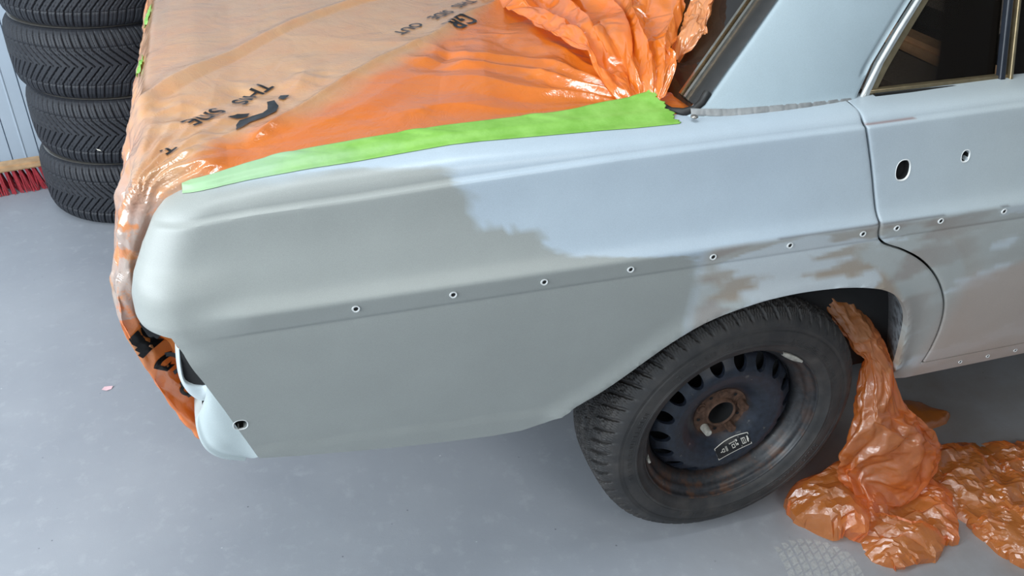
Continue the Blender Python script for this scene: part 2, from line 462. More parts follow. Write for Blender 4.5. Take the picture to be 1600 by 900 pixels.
def c4(r, g, b): return np.array(lin(r, g, b)[:3])
def coats(S, V):
    """real coats of paint: grey-green primer at the tail, fresh pale coat, bare sanded filler patches"""
    S = np.asarray(S); V = np.asarray(V)
    bs = np.interp(V, [p[0] for p in PRIM], [p[1] for p in PRIM])
    n = fbm(S*14, V*14, 3)*.05 + (vn(S*400, V*400, 9)-.5)*.022
    wdt = np.where(V > .71, .05, .022)
    k = np.clip((S+n*np.where(V > .5, 1, .3)-bs)/wdt+.5, 0, 1)[:, None]
    # feathered upper edge of the fresh coat on the fender top
    up_ = np.clip((V-.738-fbm(S*9, V*9, 8)*.05)/.03, 0, 1)[:, None]*np.clip((S+1.02)/.2, 0, 1)[:, None]
    k = np.maximum(k, up_)
    col = c4(146, 149, 145)*(1-k)+c4(168, 180, 189)*k
    # sanded filler: door and arch
    warm = np.clip((S+.05)/.5, 0, 1)[:, None]
    col = col*(1-.75*warm*k)+c4(172, 179, 178)*.75*warm*k
    low = (np.clip((.530-V)/.012, 0, 1)*np.clip((S+.20)/.03, 0, 1))[:, None]
    col = col*(1-.9*low)+c4(166, 169, 165)*.9*low
    da = np.array([dist_poly(ARCHC, a, b) if (-.3 < a < .55 and b < .55) else 1. for a, b in zip(S, V)])
    q = fbm(da*9+3+S*1.2, S*3.5+V*2, 21, 4); q2 = fbm(S*6, V*22-S*3, 31, 4)
    m1 = (np.clip((q-.02)/.05, 0, 1)*low[:, 0]*np.clip(1.2-da/.16, 0, 1))[:, None]
    col = col*(1-m1)+c4(156, 144, 130)*m1
    m2 = (np.clip((q2-.05)/.05, 0, 1)*low[:, 0])[:, None]
    col = col*(1-.75*m2)+c4(190, 200, 205)*.75*m2
    m3 = (np.clip((-q2-.06)/.06, 0, 1)*low[:, 0]*np.clip((S+.2)/.04, 0, 1)*np.clip((.5-S)/.2, .25, 1))[:, None]
    col = col*(1-.6*m3)+c4(140, 128, 120)*.6*m3
    # lower door: big smooth filler area
    dd = (np.clip((S-.42)/.06, 0, 1)*np.clip((.40+fbm(S*8, V*8, 44)*.25-V)/.03, 0, 1))[:, None]
    col = col*(1-.8*dd)+c4(170, 156, 146)*.8*dd
    # dark sanded-through streaks on the upper edge of the trim strip, joint lines
    st = (np.exp(-((V-.5270)/.0020)**2)*(vn(S*11+3, S*0, 5) > .52)*np.clip((S+.25)/.05, 0, 1))[:, None]
    col = col*(1-.75*st)+c4(78, 70, 68)*.75*st
    st2 = (np.exp(-((V-.7005)/.0022)**2)*(S > .118)*(S < .22))[:, None]
    col = col*(1-.7*st2)+c4(120, 66, 48)*.7*st2
    # rust bloom by the arch front
    rb = (np.exp(-((S-.40)/.02)**2-((V-.10)/.03)**2)*np.clip(vn(S*60, V*60, 4)*1.6-.3, 0, 1))[:, None]
    col = col*(1-.8*rb)+c4(96, 88, 84)*.8*rb
    gl = .44-.10*k[:, 0]+.16*low[:, 0]
    return np.concatenate([col, np.ones((len(S), 1))], 1), gl

def inside(P, x, y):
    X = np.array([p[0] for p in P]); Y = np.array([p[1] for p in P]); r = np.zeros(len(x), bool)
    j = len(P)-1
    for i in range(len(P)):
        c = ((Y[i] > y) != (Y[j] > y))
        with np.errstate(divide='ignore', invalid='ignore'):
            r ^= c & (x < (X[j]-X[i])*(y-Y[i])/((Y[j]-Y[i]) if Y[j] != Y[i] else 1e-12)+X[i])
        j = i
    return r

def densify(P, step=.006, closed=True):
    Q = []
    for a, b in zip(P, P[1:]+([P[0]] if closed else [])):
        L = math.hypot(b[0]-a[0], b[1]-a[1]); n = max(1, int(math.ceil(L/step)))
        for k in range(n): Q.append((a[0]+(b[0]-a[0])*k/n, a[1]+(b[1]-a[1])*k/n))
    if not closed: Q.append(P[-1])
    return Q

def offset_line(P, d):
    Q = []
    for i, p in enumerate(P):
        a = P[max(0, i-1)]; b = P[min(len(P)-1, i+1)]; tx, ty = b[0]-a[0], b[1]-a[1]; L = math.hypot(tx, ty) or 1
        Q.append((p[0]-ty/L*d, p[1]+tx/L*d))
    return Q

VN = [SV[0]]
for q in SV[1:]:
    if q-VN[-1] > .0022:
        while q-VN[-1] > .014: VN.append(VN[-1]+.012)
        VN.append(q)

def panel(name, loop, holes=(), parent=None, step=.010, flange=.014, mirror=False, extra=()):
    loop = densify(loop); hs = [densify(h, .004) for h in holes]
    pts = list(loop); edges = [(i, (i+1) % len(loop)) for i in range(len(loop))]
    for h in hs:
        b = len(pts); pts += h; edges += [(b+i, b+(i+1) % len(h)) for i in range(len(h))]
    nb = len(pts)
    s0, s1 = min(p[0] for p in loop), max(p[0] for p in loop)
    SS = np.arange(s0, s1, step); S, V = np.meshgrid(SS, VN); S = S.ravel(); V = V.ravel()
    ok = inside(loop, S, V)
    for h in hs: ok &= ~inside(h, S, V)
    bpts = np.array(pts)
    S = S[ok]; V = V[ok]
    keep = np.ones(len(S), bool)
    for k in range(0, len(S), 2000):
        d = np.hypot(S[k:k+2000, None]-bpts[None, :, 0], V[k:k+2000, None]-bpts[None, :, 1]).min(1); keep[k:k+2000] = d > .0022
    grid = list(zip(S[keep], V[keep]))
    for e in extra:
        ee = np.array(densify(e, .006, False)); o2 = inside(loop, ee[:, 0], ee[:, 1]); grid += [tuple(q) for q in ee[o2]]
    allp = [Vector((float(a), float(b))) for a, b in pts+grid]
    vo, eo, fo, ov, oe, of = delaunay_2d_cdt(allp, edges, [], 0, 1e-7)
    P2 = np.array([(p.x, p.y) for p in vo]); F = np.array([f for f in fo if len(f) == 3])
    c = P2[F].mean(1); ok = inside(loop, c[:, 0], c[:, 1])
    for h in hs: ok &= ~inside(h, c[:, 0], c[:, 1])
    F = F[ok]
    P3 = np.array([surf(a, b) for a, b in P2])
    V3 = list(map(tuple, P3)); F = [tuple(map(int, f)) for f in F]; UV = [tuple(p) for p in P2]
    # orient so the normal faces -y
    a, b, cc = (P3[k] for k in F[len(F)//2]); nrm = np.cross(b-a, cc-a)
    if nrm[1] > 0: F = [f[::-1] for f in F]
    # flange along boundary edges
    cnt = {}
    for f in F:
        for i in range(3):
            e = (f[i], f[(i+1) % 3]); cnt[e] = 1
    bd = [e for e in cnt if (e[1], e[0]) not in cnt]
    mp = {}
    def low(i):
        if i not in mp:
            x, y, z = V3[i]; mp[i] = len(V3); V3.append((x, y+flange, z)); UV.append(UV[i])
        return mp[i]
    for a, b in bd: F.append((b, a, low(a), low(b)))
    if mirror:
        V3 = [(x, 1.70-y, z) for x, y, z in V3]; F = [f[::-1] for f in F]
    o = mesh(name, V3, F, M['paint'], parent, 32)
    UV = np.array(UV); col, gl = coats(UV[:, 0], UV[:, 1])
    at = o.data.attributes.new('coat', 'FLOAT_COLOR', 'POINT'); at.data.foreach_set('color', col.astype(np.float32).reshape(-1))
    at = o.data.attributes.new('gloss', 'FLOAT', 'POINT'); at.data.foreach_set('value', gl.astype(np.float32))
    return o

def ell(s, v, a, b, th=0, n=24, p=2.):
    Q = []
    for k in range(n):
        t = 2*PI*k/n; ct, st = math.cos(t), math.sin(t)
        x = a*math.copysign(abs(ct)**(2/p), ct); y = b*math.copysign(abs(st)**(2/p), st)
        Q.append((s+x*math.cos(th)-y*math.sin(th), v+x*math.sin(th)+y*math.cos(th)))
    return Q

car = thing('car', 'old saloon car in patchy grey and pale blue primer with stripped trim', 'car', (0, 0, 0))
XEND = 1.05
gap_q = offset_line(GAP, -.0022); gap_d = offset_line(GAP, .0022)
if gap_q[20][0] > gap_d[20][0]: gap_q, gap_d = gap_d, gap_q
quarter_loop = (BOT[:-1] + ARCHC + [(.3955, .07), (.41, .045), (.4566, .0328), (XEND, .033), (XEND, .0818), (.4733, .0868)]
                + gap_q[::-1][1:] + [(.1150, .786), (-.190, .792), (-.215, .86), (-.55, .830), (-.90, .812), (-.985, .785)] + REAR[:-1])
ex = [offset_line(GAP, d) for d in (-.0035, -.005, -.0068, .0035, .005, .0068)]
quarter = panel('quarter_panel', quarter_loop, [ell(-.9734, .2968, .0105, .0105)], car, extra=ex)
door_loop = [(XEND, .0850), (.4760, .0905)]+gap_d[::-1][1:]+[(.1220, GT+.018), (.16, .790), (XEND, .790)]
door = panel('rear_door', door_loop, [ell(.2116, .6134, .0150, .0160, .0, 24, 2.6), ell(.3475, .6221, .0088, .0088), ], car, extra=ex)

M['edge'] = simple('bare_edge_paint', lin(214, 216, 214), .4)
# rivets / trim clips with bright collar
rbm = bmesh.new()
def rivet_mesh():
    prof = [(.0012, -.0006), (.0036, -.0006), (.0038, -.0015), (.0058, -.0017), (.0064, .0006)]
    G = lathe(prof, 16)
    V = [tuple(p) for r in G for p in r]; n = 16; F = []; mi = []
    for i in range(len(prof)-1):
        for j in range(n): F.append((i*n+j, i*n+(j+1) % n, (i+1)*n+(j+1) % n, (i+1)*n+j)); mi.append(1 if i == 0 else 0)
    F.append(tuple(range(n))); mi.append(1)
    return V, F, mi
V_, F_, mi_ = rivet_mesh()
riv0 = None
for i, (s, v) in enumerate(RIVETS):
    par = quarter if i < 7 else door
    p = surf(s, v)
    if riv0 is None:
        riv0 = mesh('rivet', V_, F_, [M['edge'], M['dark']], par, 40, mi_); r = riv0
    else:
        r = riv0.copy(); COL.objects.link(r); r.parent = par
    r.location = (p[0], p[1]-.0005, p[2])
scr0 = None
for s, v in ((.5956, .058), (.6748, .0586), (.7557, .0593)):
    p = surf(s, v)
    r = riv0.copy(); r.name = 'sill_screw'; COL.objects.link(r); r.parent = quarter; r.location = (p[0], p[1]-.0005, p[2]); r.scale = (.8, .8, .8)
# paint-free collars round the two door holes
def collar(name, s, v, a, b, parent, mat):
    def ring(d, dy): return [(surf(*q)[0], surf(*q)[1]+dy, surf(*q)[2]) for q in ell(s, v, a+d, b+d, 0, 32, 2.4)]
    o = grid_mesh(name, [ring(.0016, -.0002), ring(.0007, -.0008), ring(-.0004, .0002), ring(-.0004, .0025)], mat, parent, 50, closed=True)
    R1, R2 = ring(-.0003, .0026), ring(-.0003, .0140); n = len(R1)
    mesh(name.replace('rim', 'recess'), R1+R2, [(i, (i+1) % n, n+(i+1) % n, n+i) for i in range(n)]+[tuple(range(n, 2*n))], M['dark'], parent, 30)
    return o
collar('handle_hole_rim', .2116, .6134, .0150, .0160, door, M['edge'])
collar('lock_hole_rim', .3475, .6221, .0088, .0088, door, M['edge'])
collar('jack_hole_rim', -.9734, .2968, .0105, .0105, quarter, M['edge'])
# dark box structure behind the skin
bm = bmesh.new(); add_box(bm, .06, XEND, .055, .06, .37, .99); 
bm_obj('door_cavity', bm, M['dark'], car)
bm = bmesh.new(); add_box(bm, -.93, -.5, .06, .065, .50, .93); bm_obj('inner_fender', bm, M['dark'], car)
# far side of the body, mirrored profile
far_loop = BOT[:-1]+ARCHC+[(.41, .045), (.4566, .0328), (XEND, .033), (XEND, .79), (.1150, .79), (-.190, .79), (-.215, .86), (-.55, .83), (-.90, .812), (-.985, .785)]+REAR[:-1]
panel('far_side_panel', far_loop, [], car, .03, .014, True)

# wheel housing: swept inward from the arch
AC = densify([p for p in ARCHC if p[0] > -.40]+[(.3955, .07)], .012, False)
G = []
for dy, sc in ((.010, 1.0), (.02, 1.02), (.06, 1.05), (.20, 1.06), (.34, 1.04)):
    row = []
    for s, v in AC:
        x, y, z = surf(s, v); cx, cz = .0, .36
        k = sc
        row.append((cx+(x-cx)*k, y+dy, cz+(z-cz)*k))
    G.append(row)
t = NT('wheel_well_coating'); v = t.co(); f = t.noise(v, 34, 8, .7)
sx = t.n('ShaderNodeSeparateXYZ'); t.l(v, sx.inputs[0])
frt = t.math('MULTIPLY', t.ramp(sx.outputs[0], [(.30, (0, 0, 0, 1)), (.40, (1, 1, 1, 1))]), t.ramp(sx.outputs[1], [(0, (1, 1, 1, 1)), (.05, (0, 0, 0, 1))]))
c = t.ramp(f, [(.35, lin(26, 26, 27)), (.65, lin(70, 70, 72))])
c = t.mix(t.math('MULTIPLY', frt, t.ramp(t.noise(v, 70, 5), [(.35, (0, 0, 0, 1)), (.6, (1, 1, 1, 1))])), c, lin(150, 158, 164))
t.base(c); t.set(Roughness=.85); t.bump(f, .5, .003); M['well'] = t.m
grid_mesh('wheel_housing', G, M['well'], car, 60)
n = len(AC); V3 = [G[-1][k] for k in range(n)]+[(0, .36, .30)]
mesh('housing_wall', V3, [(k, k+1, n) for k in range(n-1)], M['well'], car, 60)
bm = bmesh.new(); add_box(bm, .40, 2.9, .04, 1.66, .36, .42, .01); add_box(bm, -.93, -.36, .35, 1.35, .42, .50, .01); add_box(bm, -.4, .42, .36, 1.34, .36, .60, .01)
add_box(bm, 1.06, 2.9, .02, 1.68, .34, .84, .03)
bm_obj('underbody', bm, M['under'], car)
tube('rear_axle', [(0, .30, .31), (0, 1.4, .31)], .045, M['under'], car)
# boot floor walls so the tail is solid
bm = bmesh.new(); add_box(bm, -1.03, -.95, .10, 1.60, .70, .93, .01); add_box(bm, -.97, -.90, .10, 1.60, .48, .72, .01)
bm_obj('tail_structure', bm, M['dark'], car)

# valance (rear apron) wrapping the corner under the lamp: bulged panel
def loft(name, R, mat, parent, sub=6, sharp=60):
    R = [[Vector(p) for p in r] for r in R]; rows = []
    def cr(a, b, c, d, t): return .5*((2*b)+(c-a)*t+(2*a-5*b+4*c-d)*t*t+(-a+3*b-3*c+d)*t*t*t)
    def line(Q):
        o_ = []
        for i in range(len(Q)-1):
            a, b, c, d = Q[max(0, i-1)], Q[i], Q[i+1], Q[min(len(Q)-1, i+2)]
            for k in range(sub): o_.append(cr(a, b, c, d, k/sub))
        o_.append(Q[-1]); return o_
    R1 = [line(r) for r in R]
    cols = [line([r[j] for r in R1]) for j in range(len(R1[0]))]
    return grid_mesh(name, [[tuple(c[i]) for c in cols] for i in range(len(cols[0]))], mat, parent, sharp)
def const_coat(o, rgb, g=.42):
    n = len(o.data.vertices); a = o.data.attributes.new('coat', 'FLOAT_COLOR', 'POINT')
    a.data.foreach_set('color', np.tile(np.array(lin(*rgb), np.float32), n)); b = o.data.attributes.new('gloss', 'FLOAT', 'POINT')
    b.data.foreach_set('value', np.full(n, g, np.float32)); return o
# rows run top to bottom; each row from the panel edge outwards round the corner to the tail
val = loft('rear_apron', [
    [(-1.010, -.038, .688), (-1.016, -.022, .655), (-1.025, 0, .622), (-1.030, .05, .600), (-1.03, .40, .60)],
    [(-1.000, -.037, .655), (-1.016, -.024, .625), (-1.033, 0, .598), (-1.045, .05, .575), (-1.045, .40, .57)],
    [(-.990, -.034, .620), (-1.010, -.022, .585), (-1.034, 0, .560), (-1.048, .05, .540), (-1.05, .40, .54)],
    [(-.980, -.030, .585), (-1.000, -.018, .550), (-1.026, 0, .526), (-1.040, .05, .505), (-1.04, .40, .50)],
    [(-.969, -.025, .545), (-.985, -.012, .520), (-1.006, .004, .500), (-1.02, .05, .480), (-1.02, .40, .48)],
    [(-.957, -.018, .500), (-.965, -.006, .488), (-.975, .010, .478), (-.985, .05, .465), (-.985, .40, .46)]], M['paint'], car)
const_coat(val, (170, 180, 180))
lip = loft('lamp_recess_rim', [
    [(-1.045, 0, .752), (-1.050, 0, .712), (-1.051, 0, .678), (-1.044, 0, .648), (-1.030, 0, .628), (-1.013, -.010, .632)],
    [(-1.043, -.014, .750), (-1.047, -.014, .713), (-1.047, -.014, .682), (-1.039, -.014, .661), (-1.024, -.015, .650), (-1.012, -.024, .655)],
    [(-1.039, -.020, .748), (-1.043, -.019, .714), (-1.043, -.019, .686), (-1.034, -.019, .673), (-1.018, -.021, .668), (-1.010, -.032, .676)],
    [(-1.037, -.012, .746), (-1.041, -.010, .714), (-1.041, -.010, .688), (-1.032, -.010, .677), (-1.017, -.012, .672), (-1.009, -.026, .680)]], M['paint'], car)
const_coat(lip, (184, 194, 196))
op = [(-1.034, -.030, .762), (-1.041, -.015, .722), (-1.0425, -.015, .686), (-1.033, -.015, .674), (-1.016, -.018, .670), (-1.006, -.030, .682), (-1.010, -.032, .700)]
n = len(op)
mesh('lamp_opening', op+[(x+.03, y+.03, z) for x, y, z in op], [tuple(range(n))]+[(k, (k+1) % n, n+(k+1) % n, n+k) for k in range(n)], M['dark'], car)

# trunk lid under the film
G = []
for x, z in ((-.14, 1.008), (-.3, 1.012), (-.5, 1.010), (-.7, 1.003), (-.85, .994), (-.95, .984), (-1.00, .972), (-1.03, .950), (-1.045, .91), (-1.05, .85), (-1.05, .74)):
    G.append([(x, y, z-.012+.018*math.sin(PI*(y-.1)/1.5)) for y in np.linspace(.10, 1.60, 40)])
grid_mesh('trunk_lid', G, M['lid'], car, 50)

# ------------------------------------------------------------------ greenhouse
KT = .32
def gp(x, z, off=0.): return (x, .065+KT*(z-1.01)-off, z)
def strip_panel(name, poly, mat, parent, thick=.02, off=0., sharp=30, bev=.003, sub=0):
    """flat polygon on the leaning greenhouse plane with thickness and a softened edge"""
    bm = bmesh.new(); vs = [bm.verts.new(gp(x, z, off)) for x, z in poly]; f = bm.faces.new(vs)
    f.normal_update()
    if f.normal.y > 0: f.normal_flip()
    ext = bmesh.ops.extrude_face_region(bm, geom=[f]); nv = [g for g in ext['geom'] if isinstance(g, bmesh.types.BMVert)]
    for q in nv: q.co.y -= thick
    bmesh.ops.recalc_face_normals(bm, faces=bm.faces)
    if bev: 
        fr = [e for e in bm.edges if all(q in nv for q in e.verts)]
        bmesh.ops.bevel(bm, geom=fr, offset=bev, segments=3, affect='EDGES', profile=.6)
    return bm_obj(name, bm, mat, parent, 40)
M['bright'] = simple('satin_bright_strip', lin(196, 200, 198), .28, .6, 60, .12)
# C pillar: gently crowned skin with two vent slots near its front edge
def pillar():
    # left edge and right edge by height
    L = [(1.000, -.200), (1.014, -.186), (1.034, -.158), (1.074, -.122), (1.119, -.080), (1.175, -.030), (1.30, .085), (1.40, .18)]
    Rr = [(1.000, .1425), (1.014, .151), (1.064, .178), (1.115, .216), (1.162, .252), (1.30, .362), (1.40, .44)]
    zs = list(np.linspace(1.000, 1.40, 70)); G = []
    for z in zs:
        a = lerp_table(L, z); b = lerp_table(Rr, z); row = []
        for t in np.linspace(0, 1, 60):
            x = a+(b-a)*t; y = .065+KT*(z-1.01)
            y -= .012*math.sin(PI*t)**.7+.006
            e = min(t, 1-t)*(b-a)
            if e < .012: y += .010*(1-e/.012)**2
            y -= .008*max(0, 1-(z-1.000)/.02)**2       # flares onto the fender
            # rolled channel near the front edge
            dch = abs((b-x)-.019)
            if z > 1.052 and dch < .008: y += .007*(1-dch/.008)
            row.append((x, y, z))
        G.append(row)
    o = grid_mesh('roof_pillar', G, M['paint'], car, 60)
    return const_coat(o, (164, 179, 185), .45)
cp = pillar()
def slot(x0, z0, x1, z1, w):
    pts = []; dx, dz = x1-x0, z1-z0; L = math.hypot(dx, dz); ux, uz = dx/L, dz/L
    for k in range(9): a = PI/2+PI*k/8; pts.append((x0+w*(math.cos(a)*ux-math.sin(a)*uz), z0+w*(math.cos(a)*uz+math.sin(a)*ux)))
    for k in range(9): a = -PI/2+PI*k/8; pts.append((x1+w*(math.cos(a)*ux-math.sin(a)*uz), z1+w*(math.cos(a)*uz+math.sin(a)*ux)))
    return pts
M['brown'] = simple('brown_underlay', lin(60, 38, 28), .7, 0, 60, .5)
for a in ((.1680, 1.066, .1950, 1.108, .0060), (.2080, 1.128, .2420, 1.172, .0060), (.2560, 1.188, .29, 1.23, .006)):
    P = slot(*a)
    bm = bmesh.new(); vs = [bm.verts.new(gp(x, z, .0065)) for x, z in P]; f = bm.faces.new(vs); 
    r = bmesh.ops.inset_region(bm, faces=[f], thickness=.0022)
    for q in f.verts: q.co.y += .004
    f.material_index = 1
    bm_obj('vent_slot', bm, [M['brown'], M['dark']], cp, 40)
# lead-filled joint at the pillar foot, with short file marks
def skin_y(x, z):
    t = min(1, max(0, (x+.200)/.3425)); e = min(t, 1-t)*.34
    y = .065+KT*(z-1.01)-.012*math.sin(PI*t)**.7-.006-.008*max(0, 1-(z-1.000)/.02)**2
    return y+(.010*(1-e/.012)**2 if e < .012 else 0)
G = []
for k, u in enumerate(np.linspace(0, 1, 7)):
    row = []
    for x in np.linspace(-.188, .139, 120):
        z = 1.0060+.0105*u+.004*max(0, (-.12-x)/.07)
        mark = .0006*(abs(((x*34) % 1)-.5) < .09)
        row.append((x, skin_y(x, z)-.0012*math.sin(PI*u)**.5-.0002+mark, z))
    G.append(row)
sm = grid_mesh('pillar_joint', G, M['lead'], car, 60)
# chrome edge of door opening, door window frame, glass, divider
def bar(name, a, b, w, d, mat, parent, off=0., th=None):
    (x0, z0), (x1, z1) = a, b; ux, uz = x1-x0, z1-z0; L = math.hypot(ux, uz); nx, nz = -uz/L*w/2, ux/L*w/2
    return strip_panel(name, [(x0-nx, z0-nz), (x1-nx, z1-nz), (x1+nx, z1+nz), (x0+nx, z0+nz)], mat, parent, d, off, bev=min(w, d)*.3)
tube('drip_rail', [gp(.1545, 1.008, .004), gp(.162, 1.020, .004), gp(.1885, 1.064, .004), gp(.2250, 1.115, .004), gp(.262, 1.162, .004), gp(.44, 1.40, .004)], .0036, M['edge'], car)
strip_panel('door_frame_flange', [(.1560, 1.006), (.1680, 1.006), (.1985, 1.064), (.2360, 1.115), (.2720, 1.162), (.455, 1.40), (.437, 1.40), (.2590, 1.162), (.2220, 1.115), (.1850, 1.064)], M['bright'], car, .010, -.004, bev=.003)
wf = strip_panel('window_frame', [(.1655, 1.008), (.1850, 1.010), (.2100, 1.052), (.238, 1.092), (.2900, 1.161), (.475, 1.40), (.4550, 1.40), (.2710, 1.162), (.2340, 1.113), (.1975, 1.062)], M['brass'], door, .010, -.008, bev=.0025)
bar('window_channel', (.172, 1.0185), (.485, 1.0235), .006, .010, M['brass'], door, -.004)
bm_s = []
sl = tube('window_seal', [gp(.180, 1.009, .006), gp(.25, 1.0115, .008), gp(.33, 1.012, .008), gp(.42, 1.013, .008), gp(.492, 1.0135, .006)], .0058, M['black'], door)
tube('window_seal', [gp(.505, 1.0135, .005), gp(.7, 1.015, .006), gp(1.0, 1.016, .006)], .0050, M['black'], door)
bar('divider_seal', (.4655, 1.019), (.4675, 1.40), .013, .012, simple('divider_rubber', lin(34, 38, 46), .3), door, .000)
bar('divider_strip', (.4840, 1.019), (.4860, 1.40), .007, .014, M['brass'], door, .000)
# glass
tg = NT('dusty_glass'); tg.b.inputs['Base Color'].default_value = lin(36, 32, 28)
tg.set(Roughness=.06); tr = tg.n('ShaderNodeBsdfTransparent'); tr.inputs['Color'].default_value = (.86, .82, .76, 1)
mx = tg.n('ShaderNodeMixShader'); fr = tg.n('ShaderNodeFresnel'); fr.inputs['IOR'].default_value = 1.45
tg.b.inputs['Specular IOR Level'].default_value = .5
tg.l(tg.math('SUBTRACT', .80, fr.outputs[0]), mx.inputs[0]); tg.l(tg.b.outputs[0], mx.inputs[1]); tg.l(tr.outputs[0], mx.inputs[2]); tg.l(mx.outputs[0], tg.out.inputs['Surface'])
M['glass'] = tg.m
strip_panel('window_glass', [(.172, 1.010), (.462, 1.012), (.464, 1.40), (.470, 1.40), (.275, 1.160), (.225, 1.095)][:3]+[(.463, 1.385), (.275, 1.160), (.225, 1.095)], M['glass'], door, .003, -.009, bev=0)
strip_panel('window_glass', [(.488, 1.012), (1.02, 1.016), (1.02, 1.40), (.490, 1.40)], M['glass'], door, .003, -.009, bev=0)
# roof edge and far greenhouse closing the cabin
bm = bmesh.new(); add_box(bm, .15, 2.2, .19, 1.50, 1.40, 1.44, .015); o = bm_obj('roof', bm, M['paint'], car); const_coat(o, (164, 179, 185), .45)
bm = bmesh.new(); add_box(bm, -.1, 2.2, 1.50, 1.56, .98, 1.40, .01); bm_obj('far_window', bm, M['glass'], car)
# rear window: glass, gasket and bright strips following the pillar edge
def rwp(t, d, h=0.):   # t along the pillar edge (0 at the foot), d inward across the car, h proud of the glass
    x = -.172+.150*t*1.0; z = 1.018+.165*t; y = .068+KT*(z-1.01)
    return (x - .10*min(d, .5)**1.3 - h*.7, y+d, z+h*.7)
G = [[rwp(t, d) for d in (.012, .03, .06, .12, .25, .45, .8, 1.2, 1.38)] for t in (-.03, .2, .6, 1.2, 2.3)]
grid_mesh('rear_window_glass', G, M['glass'], car, 60)
def edge_strip(name, d, w, h, mat):
    G = []
    for t in np.linspace(.0, 2.3, 14):
        a = Vector(rwp(t, d-w/2, .0)); b = Vector(rwp(t, d-w/4, h)); c_ = Vector(rwp(t, d+w/4, h)); e = Vector(rwp(t, d+w/2, .0))
        G.append([tuple(q) for q in (a, b, c_, e)])
    return grid_mesh(name, G, mat, car, 50)
edge_strip('rear_window_gasket', .016, .056, .006, M['black'])
edge_strip('rear_window_trim', .040, .011, .014, M['chrome'])
edge_strip('rear_window_trim', .024, .012, .014, M['chrome'])
# gasket foot turning in along the bottom of the glass
tube('gasket_corner', [gp(-.152, 1.040, .002), gp(-.164, 1.025, .003), gp(-.178, 1.015, .002), gp(-.195, 1.010, -.004), (-.210, .085, 1.007), (-.220, .14, 1.007), (-.228, .3, 1.008), (-.23, 1.3, 1.01)], .0075, M['black'], car)
bm = bmesh.new(); bmesh.ops.create_uvsphere(bm, u_segments=16, v_segments=10, radius=.0065); 
for q in bm.verts: q.co.z *= .5
bm_obj('drain_plug', bm, M['steel'], car, 60, (-.190, .040, 1.0135))
# cabin
bm = bmesh.new(); add_box(bm, .42, .655, .12, 1.45, .55, .925, .03)
add_box(bm, .66, 1.1, .14, 1.42, .55, .66, .03); add_box(bm, 1.25, 1.4, .14, 1.42, .5, 1.15, .05)
bm_obj('cabin_upholstery', bm, M['fabric'], car)
bm = bmesh.new(); add_box(bm, -.15, .42, .12, 1.45, .86, .90, .01); bm_obj('parcel_shelf', bm, M['under'], car)
bm = bmesh.new(); add_box(bm, .645, .720, .10, 1.45, .915, .952, .012); bm_obj('seat_top_rail', bm, M['tan'], car)

# ------------------------------------------------------------------ tyres
def tyre_grid(R, prof, seg, pattern, z0=None):
    """prof: list of (radius, lateral, treadweight); pattern(arc, lateral) -> depth"""
    P = []
    for (a, b, c), (d, e, f) in zip(prof, prof[1:]):
        L = math.hypot(d-a, e-b); n = max(1, int(L/(.0030 if (c+f) > .2 else .008)))
        for k in range(n): t = k/n; P.append((a+(d-a)*t, b+(e-b)*t, c+(f-c)*t))
    P.append(prof[-1]); P = np.array(P)
    th = np.linspace(0, 2*PI, seg, endpoint=False)
    r = P[:, 0][:, None]; w = P[:, 1][:, None]+0*th[None]; tw = P[:, 2][:, None]
    arc = th[None]*R
    dep = pattern(arc+0*r, w, R)*tw
    return r-dep, w, th

def smoothprof(P, n=2): return chaikin(P, n)

def pat_v(arc, w, R):
    n = 76; p = 2*PI*R/n
    aw = np.abs(w)
    f = np.where(aw < .055, aw*.95, .052+(aw-.055)*.25)
    ph = (arc+f)/p + .5*(w > 0)
    q = np.abs((ph % 1)-.5)*2          # 0 mid block, 1 groove centre
    g = np.clip((q-.78)/.08, 0, 1)*.006
    ph2 = ph*1.0+.5; q2 = np.abs((ph2 % 1)-.5)*2
    g2 = np.clip((q2-.93)/.05, 0, 1)*.0025*(aw > .03)
    cz = np.clip((.0022-np.abs(aw-.062))/.001, 0, 1)*.0035
    return np.maximum(np.maximum(g, g2), cz*0.8)
def pat_w(arc, w, R):
    n = 62; p = 2*PI*R/n
    # shoulder blocks (w < -.035 is the outer side)
    wv = .0035*np.sign(np.sin(arc*2*PI/(p/5.)))
    a = np.abs(w)
    ph = (arc+np.where(a > .03, (a-.03)*.55, 0)+np.where(a <= .03, w*1.3, 0))/p
    q = np.abs((ph % 1)-.5)*2
    g = np.clip((q-.74)/.08, 0, 1)*.008
    zig = .0018*np.sign(np.sin(w*2*PI/.009))
    phs = ((arc+zig+np.where(a > .03, (a-.03)*.55, 0)) / p*5); qs = np.abs((phs % 1)-.5)*2
    s = np.clip((qs-.72)/.12, 0, 1)*.0028
    circ = np.clip((.0042-np.abs(a-.033))/.0014, 0, 1)*.008
    circ2 = np.clip((.0030-np.abs(a-.004+.001*np.sign(np.sin(arc*2*PI/p))))/.0012, 0, 1)*.006
    circ3 = np.clip((.0016-np.abs(a-.064+.003*np.sign(np.sin(arc*2*PI/(p*.5)))))/.0008, 0, 1)*.005
    return np.maximum.reduce([g, s, circ, circ2, circ3])

